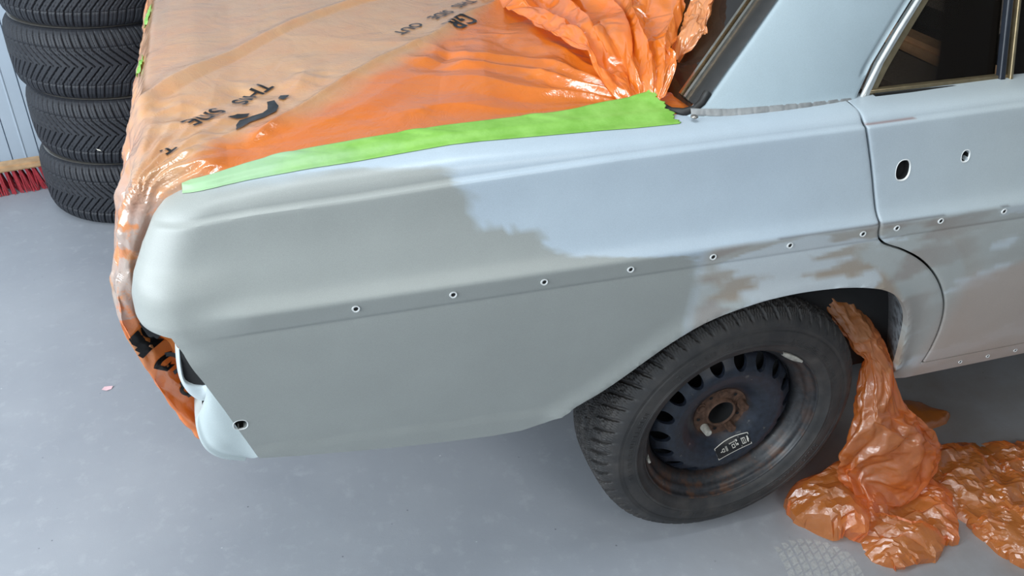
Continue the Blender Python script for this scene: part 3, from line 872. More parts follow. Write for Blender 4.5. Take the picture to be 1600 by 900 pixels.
# fitted wheel: outer rim flange lies in the plane y = 0, axle at (0, *, .31)
wheel_c = Vector((0, 0, .31))
YC = .088
half = [(.2035, -.083, 0), (.208, -.0915, 0), (.216, -.0965, 0), (.228, -.1010, 0), (.2285, -.1018, 0), (.232, -.1018, 0), (.2325, -.1012, 0), (.250, -.1015, 0), (.266, -.0985, 0), (.268, -.0990, 0), (.270, -.0985, 0), (.280, -.093, 0), (.2865, -.0885, .4), (.293, -.083, 1), (.3010, -.074, 1), (.3052, -.060, 1), (.3078, -.035, 1), (.3088, 0, 1)]
prof = half+[(a, -b, c) for a, b, c in half[::-1][1:]]
r, w, th = tyre_grid(.308, prof, 1500, pat_w)
G = np.stack([r*np.cos(th)[None], w+YC, r*np.sin(th)[None]], -1)
low = G[:, :, 2] < -.3075; G[:, :, 2] = np.where(G[:, :, 2] < -.3095, -.3095, G[:, :, 2])
wheel = bpy.data.objects.new('rear_wheel', None); COL.objects.link(wheel); wheel.parent = car; wheel.location = wheel_c
grid_mesh('tyre', G, M['rubber'], wheel, 40, closed=True)
# sidewall lettering band: raised worn marks and rings
def arc_mark(name, rad0, rad1, a0, a1, h, bm):
    n = max(2, int((a1-a0)/.02)); 
    def P(rr, a, hh):
        # sidewall y at the given radius
        y = np.interp(rr, [.2035, .216, .228, .25, .266, .28], [-.083, -.0965, -.101, -.1015, -.0985, -.093])
        return (rr*math.cos(a), YC+y-hh, rr*math.sin(a))
    vs = []
    for k in range(n+1):
        a = a0+(a1-a0)*k/n
        vs.append([bm.verts.new(P(rad0, a, -.0005)), bm.verts.new(P(rad0+.0006, a, h)), bm.verts.new(P(rad1-.0006, a, h)), bm.verts.new(P(rad1, a, -.0005))])
    for u, v2 in zip(vs, vs[1:]):
        for k in range(3): bm.faces.new((u[k], v2[k], v2[k+1], u[k+1]))
    for e in (vs[0], vs[-1]): bm.faces.new(e)
bm = bmesh.new(); rs = random.Random(3)
for a0, a1, r0, r1 in ((1.75, 2.35, .240, .252), (.35, 1.25, .236, .2435), (4.3, 4.9, .238, .247), (5.3, 5.9, .240, .250), (2.7, 3.5, .240, .250)):
    a = a0
    while a < a1:
        w_ = rs.choice((.012, .018, .026))*(.24/r0); h = .0008
        typ = rs.random()
        arc_mark('m', r0, r1, a, a+.0055, h, bm)
        if typ < .5: arc_mark('m', r1-.0022, r1, a+.0055, a+w_, h, bm)
        if typ > .3: arc_mark('m', r0, r0+.0022, a+.0055, a+w_, h, bm)
        if typ > .7: arc_mark('m', r0, r1, a+w_, a+w_+.0055, h, bm)
        a += w_+.030
for q in (.2345, .2585, .2605): arc_mark('m', q, q+.0016, 0, 2*PI, .0005, bm)
bm_obj('sidewall_marks', bm, M['rubber'], wheel, 40)

# rim: barrel and disc with 18 oval slots
barrel = [(.2065, .004), (.2075, .000), (.2060, -.0015), (.2035, .0005), (.2020, .006), (.1995, .011), (.1945, .013), (.1900, .018), (.1870, .026), (.1800, .034), (.1735, .044), (.1705, .060), (.170, .10), (.172, .16), (.19, .18)]
bp_ = chaikin([(a, b) for a, b in barrel], 2)
grid_mesh('rim_barrel', lathe(bp_, 160), M['rim'], wheel, 60, closed=True)
def disc_y(rr):
    return float(np.interp(rr, [0, .040, .046, .062, .072, .088, .104, .125, .135, .142, .162, .168, .172], [.062, .062, .060, .056, .048, .034, .026, .0215, .0225, .026, .042, .052, .060]))
loopc = [(.1715*math.cos(2*PI*k/180), .1715*math.sin(2*PI*k/180)) for k in range(180)]
hs = []
for k in range(18):
    a = 2*PI*(k+.35)/18; Q = []
    for j in range(20):
        b = 2*PI*j/20; rr = .1510+.0170*math.cos(b); tt = .0148*math.sin(b)*(1+.18*math.cos(b))
        Q.append((rr*math.cos(a)-tt*math.sin(a), rr*math.sin(a)+tt*math.cos(a)))
    hs.append(Q)
bore = [(.0335*math.cos(2*PI*k/40), .0335*math.sin(2*PI*k/40)) for k in range(40)]
hs.append(bore)
pts = [q for q in loopc]; edges = [(i, (i+1) % 180) for i in range(180)]
for h in hs: b = len(pts); n = len(h); pts += h; edges += [(b+i, b+(i+1) % n) for i in range(n)]
for rr in list(np.arange(.037, .170, .0035)):
    n = int(2*PI*rr/.0045)
    c_ = np.array([(rr*math.cos(2*PI*k/n), rr*math.sin(2*PI*k/n)) for k in range(n)])
    ok = np.ones(n, bool)
    for h in hs[:18]:
        hc = np.mean(h, 0); 
        ok &= ~((np.hypot(*(c_-hc).T) < .027) & inside([tuple(hc+(np.array(q)-hc)*1.12) for q in h], c_[:, 0], c_[:, 1]))
    pts += [tuple(q) for q in c_[ok]]
vo, eo, fo, *_r = delaunay_2d_cdt([Vector(p) for p in pts], edges, [], 0, 1e-7)
P2 = np.array([(p.x, p.y) for p in vo]); F = np.array([f for f in fo if len(f) == 3]); c_ = P2[F].mean(1)
ok = np.ones(len(F), bool)
for h in hs: ok &= ~inside(h, c_[:, 0], c_[:, 1])
F = [tuple(map(int, f)) for f in F[ok]]
hc18 = [np.mean(h, 0) for h in hs[:18]]
V3 = []
for x, z in P2:
    rr = math.hypot(x, z); y = disc_y(rr)
    # raised lug pads and collar round each slot
    V3.append((x, y, z))
cnt = {(f[i], f[(i+1) % 3]) for f in F for i in range(3)}
bd = [e for e in cnt if (e[1], e[0]) not in cnt]; mp = {}
def lowd(i):
    if i not in mp: x, y, z = V3[i]; mp[i] = len(V3); V3.append((x, y+.009, z))
    return mp[i]
Fx = [f[::-1] for f in F]
a_, b_, c2 = (np.array(V3[k]) for k in F[0]); 
if np.cross(b_-a_, c2-a_)[1] < 0: Fx = F
for a, b in bd: Fx.append((b, a, lowd(a), lowd(b)))
disc = mesh('wheel_disc', V3, Fx, M['rim'], wheel, 40)
# hub plate, collar and bolts
hubp = [(.0300, .050), (.0312, .0475), (.0335, .0465), (.0350, .0480), (.0365, .056), (.048, .0585), (.060, .0560), (.064, .0530)]
grid_mesh('hub_bore', lathe([(.0300, .050), (.0285, .070), (.0285, .11)], 64), M['dark'], wheel, 50, closed=True)
grid_mesh('hub_collar', lathe(hubp, 64), M['rust'], wheel, 50, closed=True)
bm = bmesh.new(); bmesh.ops.create_circle(bm, cap_ends=True, segments=48, radius=.16, matrix=Matrix.Translation((0, .11, 0)) @ Matrix.Rotation(PI/2, 4, 'X'))
bm_obj('brake_disc', bm, M['dark'], wheel)
def bolt(a, L, rad, mat, name='wheel_bolt', dome=False):
    bm = bmesh.new()
    bmesh.ops.create_cone(bm, cap_ends=True, segments=6 if not dome else 20, radius1=rad, radius2=rad*(.92 if not dome else .8), depth=L)
    bmesh.ops.bevel(bm, geom=[e for e in bm.edges], offset=.0012, segments=2, affect='EDGES')
    if not dome:
        bmesh.ops.create_cone(bm, cap_ends=True, segments=24, radius1=rad*1.35, radius2=rad*1.3, depth=.004, matrix=Matrix.Translation((0, 0, -L/2)))
    bmesh.ops.transform(bm, matrix=Matrix.Rotation(PI/2, 4, 'X'), verts=bm.verts)
    o = bm_obj(name, bm, mat, wheel, 30, (.0505*math.cos(a), .0575-L/2, .0505*math.sin(a)))
    return o
for k in range(5):
    a = math.radians(16+72*k)
    deg = math.degrees(a) % 360
    if 200 < deg < 250: bolt(a, .024, .0098, M['weight'], dome=True)
    elif deg < 30 or 270 < deg < 310: bolt(a, .024, .0112, M['rust'])
    else: bolt(a, .005, .0092, M['rust'])
for k in range(5):
    a = math.radians(16+36+72*k); bm = bmesh.new()
    bmesh.ops.create_circle(bm, cap_ends=True, segments=14, radius=.0042, matrix=Matrix.Translation((.051*math.cos(a), .0555, .051*math.sin(a))) @ Matrix.Rotation(PI/2, 4, 'X'))
    bm_obj('bolt_hole', bm, M['dark'], wheel)
# balance weight clipped on the flange, valve and label
rows = []
for k in range(13):
    a = math.radians(68-k*1.5); w_ = .0055*math.sin(PI*(k+.6)/13.2)**.4
    rows.append([(.2035*math.cos(a)-rr*math.cos(a), yy, .2035*math.sin(a)-rr*math.sin(a)) for rr, yy in ((-.002, .001), (-.001, -.0045), (w_, -.006), (w_*1.9, -.001), (w_*1.7, .004))])
grid_mesh('balance_weight', rows, M['weight'], wheel, 50)
tube('valve', [(-.183, .03, -.052), (-.186, .012, -.053), (-.187, .002, -.0535)], [.004, .0036, .003], M['weight'], wheel)
# label: black sticker with a pale frame and small pale pictograms, lying on the disc
def on_disc(u, v, lift=.0006):
    cx, cz = .0345, -.0875; a = math.radians(22)
    x = cx+u*math.cos(a)-v*math.sin(a); z = cz+u*math.sin(a)+v*math.cos(a)
    return (x, disc_y(math.hypot(x, z))-lift, z)
def sticker_quads(rects, lift, name, mat):
    V = []; F = []
    for (u0, u1, v0, v1) in rects:
        n = 6; b = len(V)
        for i in range(n+1):
            for vv in (v0, v1): V.append(on_disc(u0+(u1-u0)*i/n, vv, lift))
        for i in range(n): F.append((b+2*i, b+2*i+2, b+2*i+3, b+2*i+1))
    return mesh(name, V, F, mat, disc, 30)
hw, hh, fr_ = .0420, .0150, .0013
sticker_quads([(-hw, hw, -hh+2*hh*k/8, -hh+2*hh*(k+1)/8) for k in range(8)], .0012, 'label', M['ink'])
R_ = [(-hw, hw, -hh, -hh+fr_), (-hw, hw, hh-fr_, hh), (-hw, -hw+fr_, -hh, hh), (hw-fr_, hw, -hh, hh)]
# pictograms: fork-like sign, two small boxes, divider, meter box, flash
R_ += [(-.031, -.027, -.001, .0002), (-.0255, -.0215, -.0028, -.0018), (-.0255, -.0215, .0018, .0028), (-.0215, -.0205, -.0028, .0028), (-.0265, -.0255, -.0018, .0018), (-.017, -.0160, -.004, .004), (-.0145, -.0135, -.004, .004)]
R_ += [(-.006+.003*k, -.0045+.003*k, .0035, .0050) for k in range(5)]
R_ += [(-.002, .005, -.0045, -.0035), (-.002, -.001, -.0045, .0015), (.004, .005, -.0045, .0015), (-.002, .005, .0005, .0015), (.008, .0092, -.003, .006), (.0105, .0135, .003, .006), (.0105, .0135, -.003, .000)]
R_ += [(.0185, .0193, -.008, .008), (.0225, .0312, -.0048, -.0038), (.0225, .0312, .0038, .0048), (.0225, .0235, -.0048, .0048), (.0302, .0312, -.0048, .0048), (.0262, .0272, -.0048, .0048), (.0345, .0372, -.0045, .001), (.0355, .0385, -.001, .0055)]
R_ = [(a, b, c*(1.42 if abs(c) < .013 else 1), d*(1.42 if abs(d) < .013 else 1)) for a, b, c, d in R_]
sticker_quads(R_, .0018, 'label_print', M['white'])

# stored tyres, stacked
half = [(.200, -.094, 0), (.206, -.104, 0), (.222, -.113, 0), (.250, -.1165, 0), (.272, -.1165, 0), (.276, -.1175, 0), (.285, -.1145, 0), (.296, -.109, .4), (.304, -.101, 1), (.311, -.090, 1), (.3165, -.070, 1), (.3190, -.040, 1), (.320, 0, 1)]
prof = half+[(a, -b, c) for a, b, c in half[::-1][1:]]
r, w, th = tyre_grid(.318, prof, 1216, pat_v)
G = np.stack([r*np.cos(th)[None], r*np.sin(th)[None], w+.1175], -1)
LAB = ['black winter tyre lying at the bottom of the stack, on the floor',
       'black tyre second from the floor in the stack, with a white fleck on its tread',
       'black tyre third from the floor in the stack, wide chevron tread',
       'topmost visible black tyre of the stack, cut off by the top of the view']
ring = lathe([(.270, .2370), (.2900, .2378), (.2925, .2394), (.2900, .2410), (.270, .2416)], 128, 'z')
t0 = None
for k, (x, y, rz, tl) in enumerate(((-1.318, 2.125, 0, 0), (-1.302, 2.12, 1.1, .006), (-1.312, 2.122, 2.3, -.004), (-1.300, 2.118, 3.7, .004))):
    if t0 is None:
        t0 = grid_mesh('stored_tyre', G, M['rubber2'], None, 40, closed=True); o = t0
        # thin bright rim edge showing between the tyres
        rr0 = grid_mesh('rim_edge', ring-np.array([0, 0, .0030]), M['steel'], t0, 50, closed=True)
    else:
        o = t0.copy(); COL.objects.link(o)
        q = rr0.copy(); COL.objects.link(q); q.parent = o
    o.location = (x, y, .2355*k+.0005); o.rotation_euler = (0, 0, rz)
    tag(o, LAB[k], 'tyre', 'stack of stored tyres by the wall')

# push broom standing on its bristles against the wall
br = thing('broom', 'push broom with wooden head and red bristles standing by the wall', 'broom', (-2.02, 2.19, 0))
br.rotation_euler = (0, 0, .19)
bm = bmesh.new(); add_box(bm, -.36, .36, -.030, .030, .082, .108, .007)
bm_obj('broom_head', bm, M['wood'], br)
bm = bmesh.new(); rs = random.Random(5)
for i in range(31):
    for j in range(4):
        x0 = -.345+.023*i; y0 = -.021+.014*j
        for k in range(7):
            dx, dy = rs.uniform(-.004, .004), rs.uniform(-.003, .003)
            fx = x0+dx*2+(x0)*.05+rs.uniform(-.009, .009); fy = (y0+dy)*2.0-.006+rs.uniform(-.006, .006); w_ = .0019
            a = [bm.verts.new((x0+dx-w_, y0+dy, .083)), bm.verts.new((x0+dx+w_, y0+dy, .083)), bm.verts.new((x0+dx, y0+dy+w_*1.5, .083))]
            b = [bm.verts.new((fx-w_, fy, .001)), bm.verts.new((fx+w_, fy, .001)), bm.verts.new((fx, fy+w_*1.5, .001))]
            for q in range(3): bm.faces.new((a[q], a[(q+1) % 3], b[(q+1) % 3], b[q]))
o = bm_obj('bristles', bm, M['bristle'], br, 20)
tube('handle', [(0, .0, .10), (-.05, .06, .6), (-.13, .20, 1.45)], .0125, M['wood'], br)

# ------------------------------------------------------------------ masking film over the boot
def top_z(x, y):
    """height of the fender top skin at lateral y"""
    lo, hi = .70, VMAX-.001
    for _ in range(30):
        m_ = (lo+hi)/2
        if surf(x, m_)[1] < y: lo = m_
        else: hi = m_
    return surf(x, lo)[2]
KT_ = [((.020, .120, 1.050), (.000, .100, 1.040))]
for x_ in (-.12, -.24, -.35, -.50, -.65, -.80, -.90):
    q = min(x_, -.22)
    KT_.append(((x_, .118, top_z(q, .115)+.0022), (x_, .070, top_z(q, .070)+.0010)))
KT_ += [ ((-.97, .090, .997), (-.945, .058, .983)), ((-1.020, .080, .992), (-.985, .056, .968)), ((-1.052, .070, .985), (-1.008, .052, .958)), ((-1.074, .062, .958), (-1.028, .050, .930)),
 ((-1.092, .056, .915), (-1.050, .054, .890)), ((-1.106, .052, .868), (-1.068, .058, .850)), ((-1.118, .050, .826), (-1.080, .064, .810)), ((-1.126, .050, .775), (-1.088, .070, .770)),
 ((-1.121, .052, .728), (-1.090, .084, .722)), ((-1.110, .052, .682), (-1.066, .086, .690)), ((-1.096, .052, .628), (-1.058, .086, .645)), ((-1.076, .052, .572), (-1.046, .086, .585)), ((-1.046, .052, .505), (-1.032, .082, .515)), ((-1.030, .056, .470), (-1.020, .080, .480))]
KK = np.array([a for a, b in KT_]); EE = np.array([b for a, b in KT_])
def resample(A, n, arc=None):
    L = np.r_[0, np.cumsum(np.linalg.norm(np.diff(KK, axis=0), axis=1))]; 
    u = np.linspace(0, L[-1], n)
    # catmull via dense chaikin-like smoothing: linear then box filter
    Q = np.stack([np.interp(u, L, A[:, k]) for k in range(3)], -1)
    for _ in range(6): Q[1:-1] = (Q[:-2]+2*Q[1:-1]+Q[2:])/4
    return Q, u
NR = 620
K_, U = resample(KK, NR); E_, _ = resample(EE, NR)
cE = np.linspace(0, 1, 18, endpoint=False); cy = np.linspace(0, 1, 330)**1.35*1.62
rows = []
crown = lambda y: .018*np.sin(PI*np.clip(y, 0, 1.5)/1.5)
dk = np.clip((K_[:, 2]-.93)/.05, 0, 1)
Bs = np.zeros((NR, len(cE)+len(cy), 3))
for j, c in enumerate(cE): Bs[:, j] = E_*(1-c)+K_*c
for j, yy in enumerate(cy):
    q = K_.copy(); q[:, 1] += yy; q[:, 2] += crown(yy)*dk; Bs[:, len(cE)+j] = q
# smooth across columns near the fold edge
for _ in range(10): Bs[:, 1:-1] = (Bs[:, :-2]+2*Bs[:, 1:-1]+Bs[:, 2:])/4
du = np.gradient(Bs, axis=0); dv = np.gradient(Bs, axis=1)
N = np.cross(dv, du); N /= np.linalg.norm(N, axis=2, keepdims=True)+1e-12
if N[100, 200, 2] < 0: N = -N
X, Y, Z = Bs[..., 0], Bs[..., 1], Bs[..., 2]
Uu = U[:, None]+0*X; Vv = np.r_[(cE-1)*.05, cy][None]+0*X
gx, gy = -.235, .11
rG = np.hypot(X-gx, Y-gy); aG = np.arctan2(Y-gy, -(X-gx))
kx, ky = -1.06, .05
rK = np.hypot(X-kx, Y-ky); aK = np.arctan2(Y-ky, X-kx)
deck = np.clip((Z-.93)/.06, 0, 1)
def fan(a, r, freq, s, sharp=1.4):
    q = a*freq+vn(r*5, a*2, s)*1.3
    return np.abs((q % 1.)*2-1)**sharp
amp = .020*np.exp(-rG/.22)*np.clip(rG/.10, 0, 1)+.0012*np.exp(-rG/.5)
D = amp*fan(aG+.25*vn(X*7, Y*7, 2), rG, 3.4, 3)*deck
D += .004*np.exp(-rK/.35)*np.clip(rK/.12, 0, 1)*fan(aK, rK, 5.5, 8)*deck
D += .007*np.clip((Y-.2)/.3, 0, 1)*(fbm((X-Y*.8)*4.5, (X+Y)*.8, 12, 3)+.2)*deck*(1+0*X)
# long shallow folds running along the boot
lf = ridge((X*.72-Y*.70)*5.2+vn(X*2, Y*2, 5)*1.2, (X+Y)*.6, 17)
D += .010*np.clip(lf-.72, 0, 1)/.28*np.clip((Y-.12)/.15, 0, 1)*deck
loc = 0*X
for px_, py_, sr in ((-1.00, .27, .07), (-.95, .24, .05), (-.86, .33, .06), (-.79, .36, .045), (-.52, .38, .07), (-.41, .45, .06), (-.36, .25, .06), (-.30, .31, .08), (-.24, .20, .06), (-.70, .10, .05), (-.93, .14, .07), (-.60, .13, .04)):
    loc = np.maximum(loc, np.exp(-((X-px_)**2+(Y-py_)**2)/sr**2))
D += (.0010+.0140*loc)*crumple(X, Y, 5, 9, 9)*np.clip((Y-.05)/.06, 0, 1)
orange_zone = np.clip((X+1.06-Y+fbm(X*4, Y*4, 77)*.30)/.06, 0, 1)
# border ridge where the lifted part of the film starts
bd_ = X+1.06-Y
D += .010*np.exp(-np.abs(bd_-.01-.03*vn(X*6, Y*6, 8))/.018)*deck*np.clip((X+1.02)/.1, 0, 1)
D += .012*orange_zone*deck*np.clip(fbm(X*3.2+Y, Y*3.2-X, 15, 3)+.15, 0, 1)
# tail corner: deep vertical gathers
tail = 1-deck
gat = np.abs(((Vv*16+Uu*2.2+vn(Uu*7, Vv*9, 31)*.9) % 1)*2-1)
edge0 = np.clip((Vv+.05)/.02, 0, 1)
D += tail*edge0*(.011*(gat-.4)+.010*crumple(Uu*1.3, Vv*2.2, 41, 8, 9))
D += deck*np.exp(-rK/.16)*edge0*.009*(np.abs(((aK*3.2+rK*6+vn(X*9, Y*9, 33)*.8) % 1)*2-1)-.1)
# taped edge stays flat
gt = np.clip((X+.99)/.06, 0, 1)
D *= gt*np.clip((Y-.125)/.05, 0, 1)+(1-gt)*np.clip((Vv+.05)/.025, 0, 1)
Ps = Bs+N*D[..., None]
dust = np.clip(1-orange_zone, 0, 1)*deck
haze = tail*np.clip(.25+.6*(vn(Uu*9, Vv*16, 61) > .5)+.3*(Z > .80), 0, 1)*np.clip((Z-.62)/.10, 0.1, 1)
dust = np.clip(dust+haze*.9, 0, 1)
film = grid_mesh('boot_masking_film', Ps, M['sheet'], None, 70, attr={'dust': dust, 'grime': tail*(Z > .76)*np.clip(1-Vv*3, 0, 1)})
tag(film, 'crumpled translucent orange masking film draped over the car boot', 'plastic sheet')
bvh = BVHTree.FromObject(film, bpy.context.evaluated_depsgraph_get())

# gathered end of the film rising over the rear window: pleated fan from the tape corner
NA, NRr = 110, 80
Gq = Vector((-.250, .125, 1.012)); ends = [(-.345, .74, 1.050), (-.27, .72, 1.065), (-.215, .63, 1.080), (-.165, .47, 1.10), (-.138, .39, 1.125), (-.105, .275, 1.150)]
ends = np.array(ends); ea = np.linspace(0, 1, len(ends))
G = np.zeros((NRr, NA, 3)); rr = np.linspace(.0, 1.25, NRr); aa = np.linspace(0, 1, NA)
for j, a in enumerate(aa):
    e = np.array([np.interp(a, ea, ends[:, k]) for k in range(3)])
    for i, q in enumerate(rr):
        p = np.array(Gq)*(1-q)+e*q
        p[0] += (a-.45)*.085*(1-q)           # foot has some width along the tape
        p[1] += -.012*(1-q)
        pl = np.abs(((a*5.2+.5*float(vn(a*3+q*1.5, q*2.2, 6))+.5*float(vn(a*7, q*4, 16))) % 1)*2-1)
        hgt = (.055*q**.8*(1-.25*q))*(pl-.35)*(.55+.7*math.sin(PI*min(1, a*1.05))) + .020*math.sin(PI*min(1, q*1.3))
        p[2] += hgt+.004; p[1] -= hgt*.55
        G[i, j] = p
ii, jj = np.meshgrid(rr, aa, indexing='ij')
grid_mesh('gathered_fold', G, M['sheet'], film, 70, attr={'dust': 0*ii+.0})
# loose flap beyond the gather, lying on the window
fl = np.zeros((60, 60, 3))
A0 = [(-.170, .20, 1.068), (-.135, .245, 1.104), (-.100, .268, 1.142), (-.062, .30, 1.180)]
B0 = [(-.146, .166, 1.080), (-.118, .152, 1.112), (-.079, .205, 1.160), (-.045, .27, 1.20)]
for i, q in enumerate(np.linspace(0, 1, 60)):
    a = np.array([np.interp(q, [0, .33, .66, 1], [p[k] for p in A0]) for k in range(3)]); b = np.array([np.interp(q, [0, .33, .66, 1], [p[k] for p in B0]) for k in range(3)])
    for j, c in enumerate(np.linspace(0, 1, 60)):
        p = a*(1-c)+b*c; p[2] += .014*math.sin(PI*c)*min(1, q*3)+.004*math.sin(7*c+5*q)-.012*math.sin(PI*c)*max(0, 1-q*4); p[1] -= .016*math.sin(PI*c)*min(1, q*4)
        fl[i, j] = p
ii, jj = np.meshgrid(np.linspace(0, 1, 60), np.linspace(0, 1, 60), indexing='ij')
fl[..., 2] += .012*crumple(ii*.5, jj*.5, 23, 7, 8)
grid_mesh('loose_flap', fl, M['sheet'], film, 70, attr={'dust': .45+0*ii})

# printed words, laid on the film
def drop(x, y):
    h = bvh.ray_cast(Vector((x, y, 1.4)), Vector((0, 0, -1)))
    return h[0].z if h[0] is not None else 1.03
def text_mesh(body, size, cond=1.0):
    cu = bpy.data.curves.new('t', 'FONT'); cu.body = body; cu.size = size; cu.offset = size*.018
    o = bpy.data.objects.new('t', cu); COL.objects.link(o)
    me = bpy.data.meshes.new_from_object(o.evaluated_get(bpy.context.evaluated_depsgraph_get()))
    bpy.data.objects.remove(o); bm = bmesh.new(); bm.from_mesh(me); bpy.data.meshes.remove(me)
    for _ in range(2):
        L = [e for e in bm.edges if e.calc_length() > size*.16]
        if L: bmesh.ops.subdivide_edges(bm, edges=L, cuts=2)
        bmesh.ops.triangulate(bm, faces=bm.faces)
    return bm
def lay(bm, name, ox, oy, ang, wob=.0):
    ca, sa = math.cos(ang), math.sin(ang)
    for v in bm.verts:
        u, w_ = v.co.x, v.co.y
        u += wob*math.sin(w_*90+u*40); 
        x = ox+u*ca-w_*sa; y = oy+u*sa+w_*ca
        v.co = (x, y, drop(x, y)+.0022)
    return bm_obj(name, bm, M['ink'], film, 60)
def poly_bm(polys):
    bm = bmesh.new()
    for P in polys:
        f = bm.faces.new([bm.verts.new((x, y, 0)) for x, y in P])
    bmesh.ops.triangulate(bm, faces=bm.faces)
    for _ in range(3):
        L = [e for e in bm.edges if e.calc_length() > .006]
        if L: bmesh.ops.subdivide_edges(bm, edges=L, cuts=1); bmesh.ops.triangulate(bm, faces=bm.faces)
    return bm
angd = math.atan2(-.71, -.70)
lay(text_mesh('THIS', .040), 'printed_word', -.860, .362, angd, .0010)
lay(text_mesh('SIDE', .040), 'printed_word', -.940, .280, angd, .0030)
lay(text_mesh('OUT', .036), 'printed_word', -.538, .594, math.atan2(-.103, -.12), .0005)
lay(text_mesh('SIDE', .036), 'printed_word', -.456, .664, math.atan2(-.103, -.12), .0015)
lay(text_mesh('THIS', .036), 'printed_word', -.385, .738, math.atan2(-.103, -.12), .0015)
lay(text_mesh('T', .036), 'printed_word', -1.015, .150, angd, .001)
# emblem: thick slanted swoosh with a wedge, partly lost in the folds
sw = [[(0, 0), (.012, .020), (.034, .030), (.062, .028), (.085, .018), (.118, .024), (.100, .004), (.080, -.004), (.060, .004), (.046, .014), (.030, .012), (.018, .002), (.010, -.008)],
      [(.052, -.006), (.066, -.020), (.086, -.022), (.078, -.010), (.064, -.002)], [(-.030, .006), (-.010, .012), (-.008, .000), (-.022, -.008)]]
lay(poly_bm(sw), 'printed_emblem', -.846, .276, angd, .002)
bmk = text_mesh('GR', .062); lay(bmk, 'printed_emblem', -.430, .612, math.atan2(-.103, -.12), .002)
# lettering on the film hanging at the tail corner: projected from the side
def lay_side(bm, name, ox, oz, ang, s=1.):
    ca, sa = math.cos(ang), math.sin(ang)
    dd = Vector((.25, .85, -.45)).normalized()
    for v in bm.verts:
        u, w_ = v.co.x, v.co.y
        x = ox+u*ca-w_*sa; z = oz+u*sa+w_*ca
        o_ = Vector((x, .05, z))-dd*.3; h = bvh.ray_cast(o_, dd)
        v.co = (h[0]-dd*.0025) if h[0] is not None and h[0].y < .3 else Vector((x, .055, z))
    return bm_obj(name, bm, M['ink'], film, 60)
ang2 = math.radians(-128)
lay_side(text_mesh('G', .060), 'printed_letter', -1.070, .700, ang2)
lay_side(text_mesh('D', .042), 'printed_letter', -1.058, .628, ang2)
lay_side(poly_bm([[(-.035, -.02), (.03, -.025), (.036, .012), (-.01, .016), (-.03, .03)]]), 'printed_emblem', -1.092, .725, ang2)

# ------------------------------------------------------------------ green masking tape along the film edge
TL = [(-1.0016, .7537), (-.9387, .7593), (-.8486, .7587), (-.7462, .7618), (-.6084, .7681), (-.5574, .7695), (-.3998, .7664), (-.30, .7650), (-.2235, .7638)]
TH = [(-.985, .7800), (-.9300, .7920), (-.8719, .8030), (-.7365, .8180), (-.5942, .8230), (-.4856, .8310), (-.3699, .8400), (-.2935, .8540), (-.2037, .8630)]
n = 360; G = np.zeros((n, 26, 3)); rs = random.Random(8)
for i, q in enumerate(np.linspace(0, 1, n)):
    sx_ = -1.0016+(-.2150+1.0016)*q
    vl = np.interp(sx_, [p[0] for p in TL], [p[1] for p in TL]); vh = np.interp(sx_, [p[0] for p in TH], [p[1] for p in TH])
    for j, c in enumerate(np.linspace(0, 1, 26)):
        s_ = sx_+(.0 if i < n-1 else 0); 
        if i > n-12:   # torn end
            s_ += (i-n+12)/12*(.004*math.sin(c*23)+.003*math.sin(c*61)-.016*abs(c-.25))
        x, y, z = surf(s_, min(vl+(vh-vl)*c, VMAX-.001))
        z += .0014+.0058*sstep(.15, .45, c)+.0018*max(0, math.sin(sx_*31+c*3)-.80)*5*c + (.014*max(0, c-.55)*sstep(-.42, -.30, sx_))
        if i > n-40: z += .016*((i-n+40)/40)**2*max(0, c-.45)
        y -= .0004
        G[i, j] = (x, y, z)
tt = NT('green_masking_tape'); v = tt.co(); f = tt.noise(v, 30, 5, .6)
sxx = tt.n('ShaderNodeSeparateXYZ'); tt.l(v, sxx.inputs[0])
over = tt.n('ShaderNodeAttribute', attribute_name='overspray').outputs['Fac']
tt.base(tt.mix(over, tt.ramp(f, [(.35, lin(116, 168, 62)), (.7, lin(140, 190, 88))]), lin(150, 178, 150)))
tt.set(Roughness=.5); tt.bump(tt.noise(v, 60, 5, .6, 1.), .25, .002)
ov = np.clip((-.70-G[..., 0])/.22+fbm(G[..., 0]*20, G[..., 1]*40, 5)*.6, 0, .75)
tape = grid_mesh('masking_tape', G, tt.m, None, 50, attr={'overspray': ov})
md = tape.modifiers.new('solid', 'SOLIDIFY'); md.thickness = .0006; md.offset = 1
tag(tape, 'bright green masking tape sealing the orange film along the fender top', 'tape')


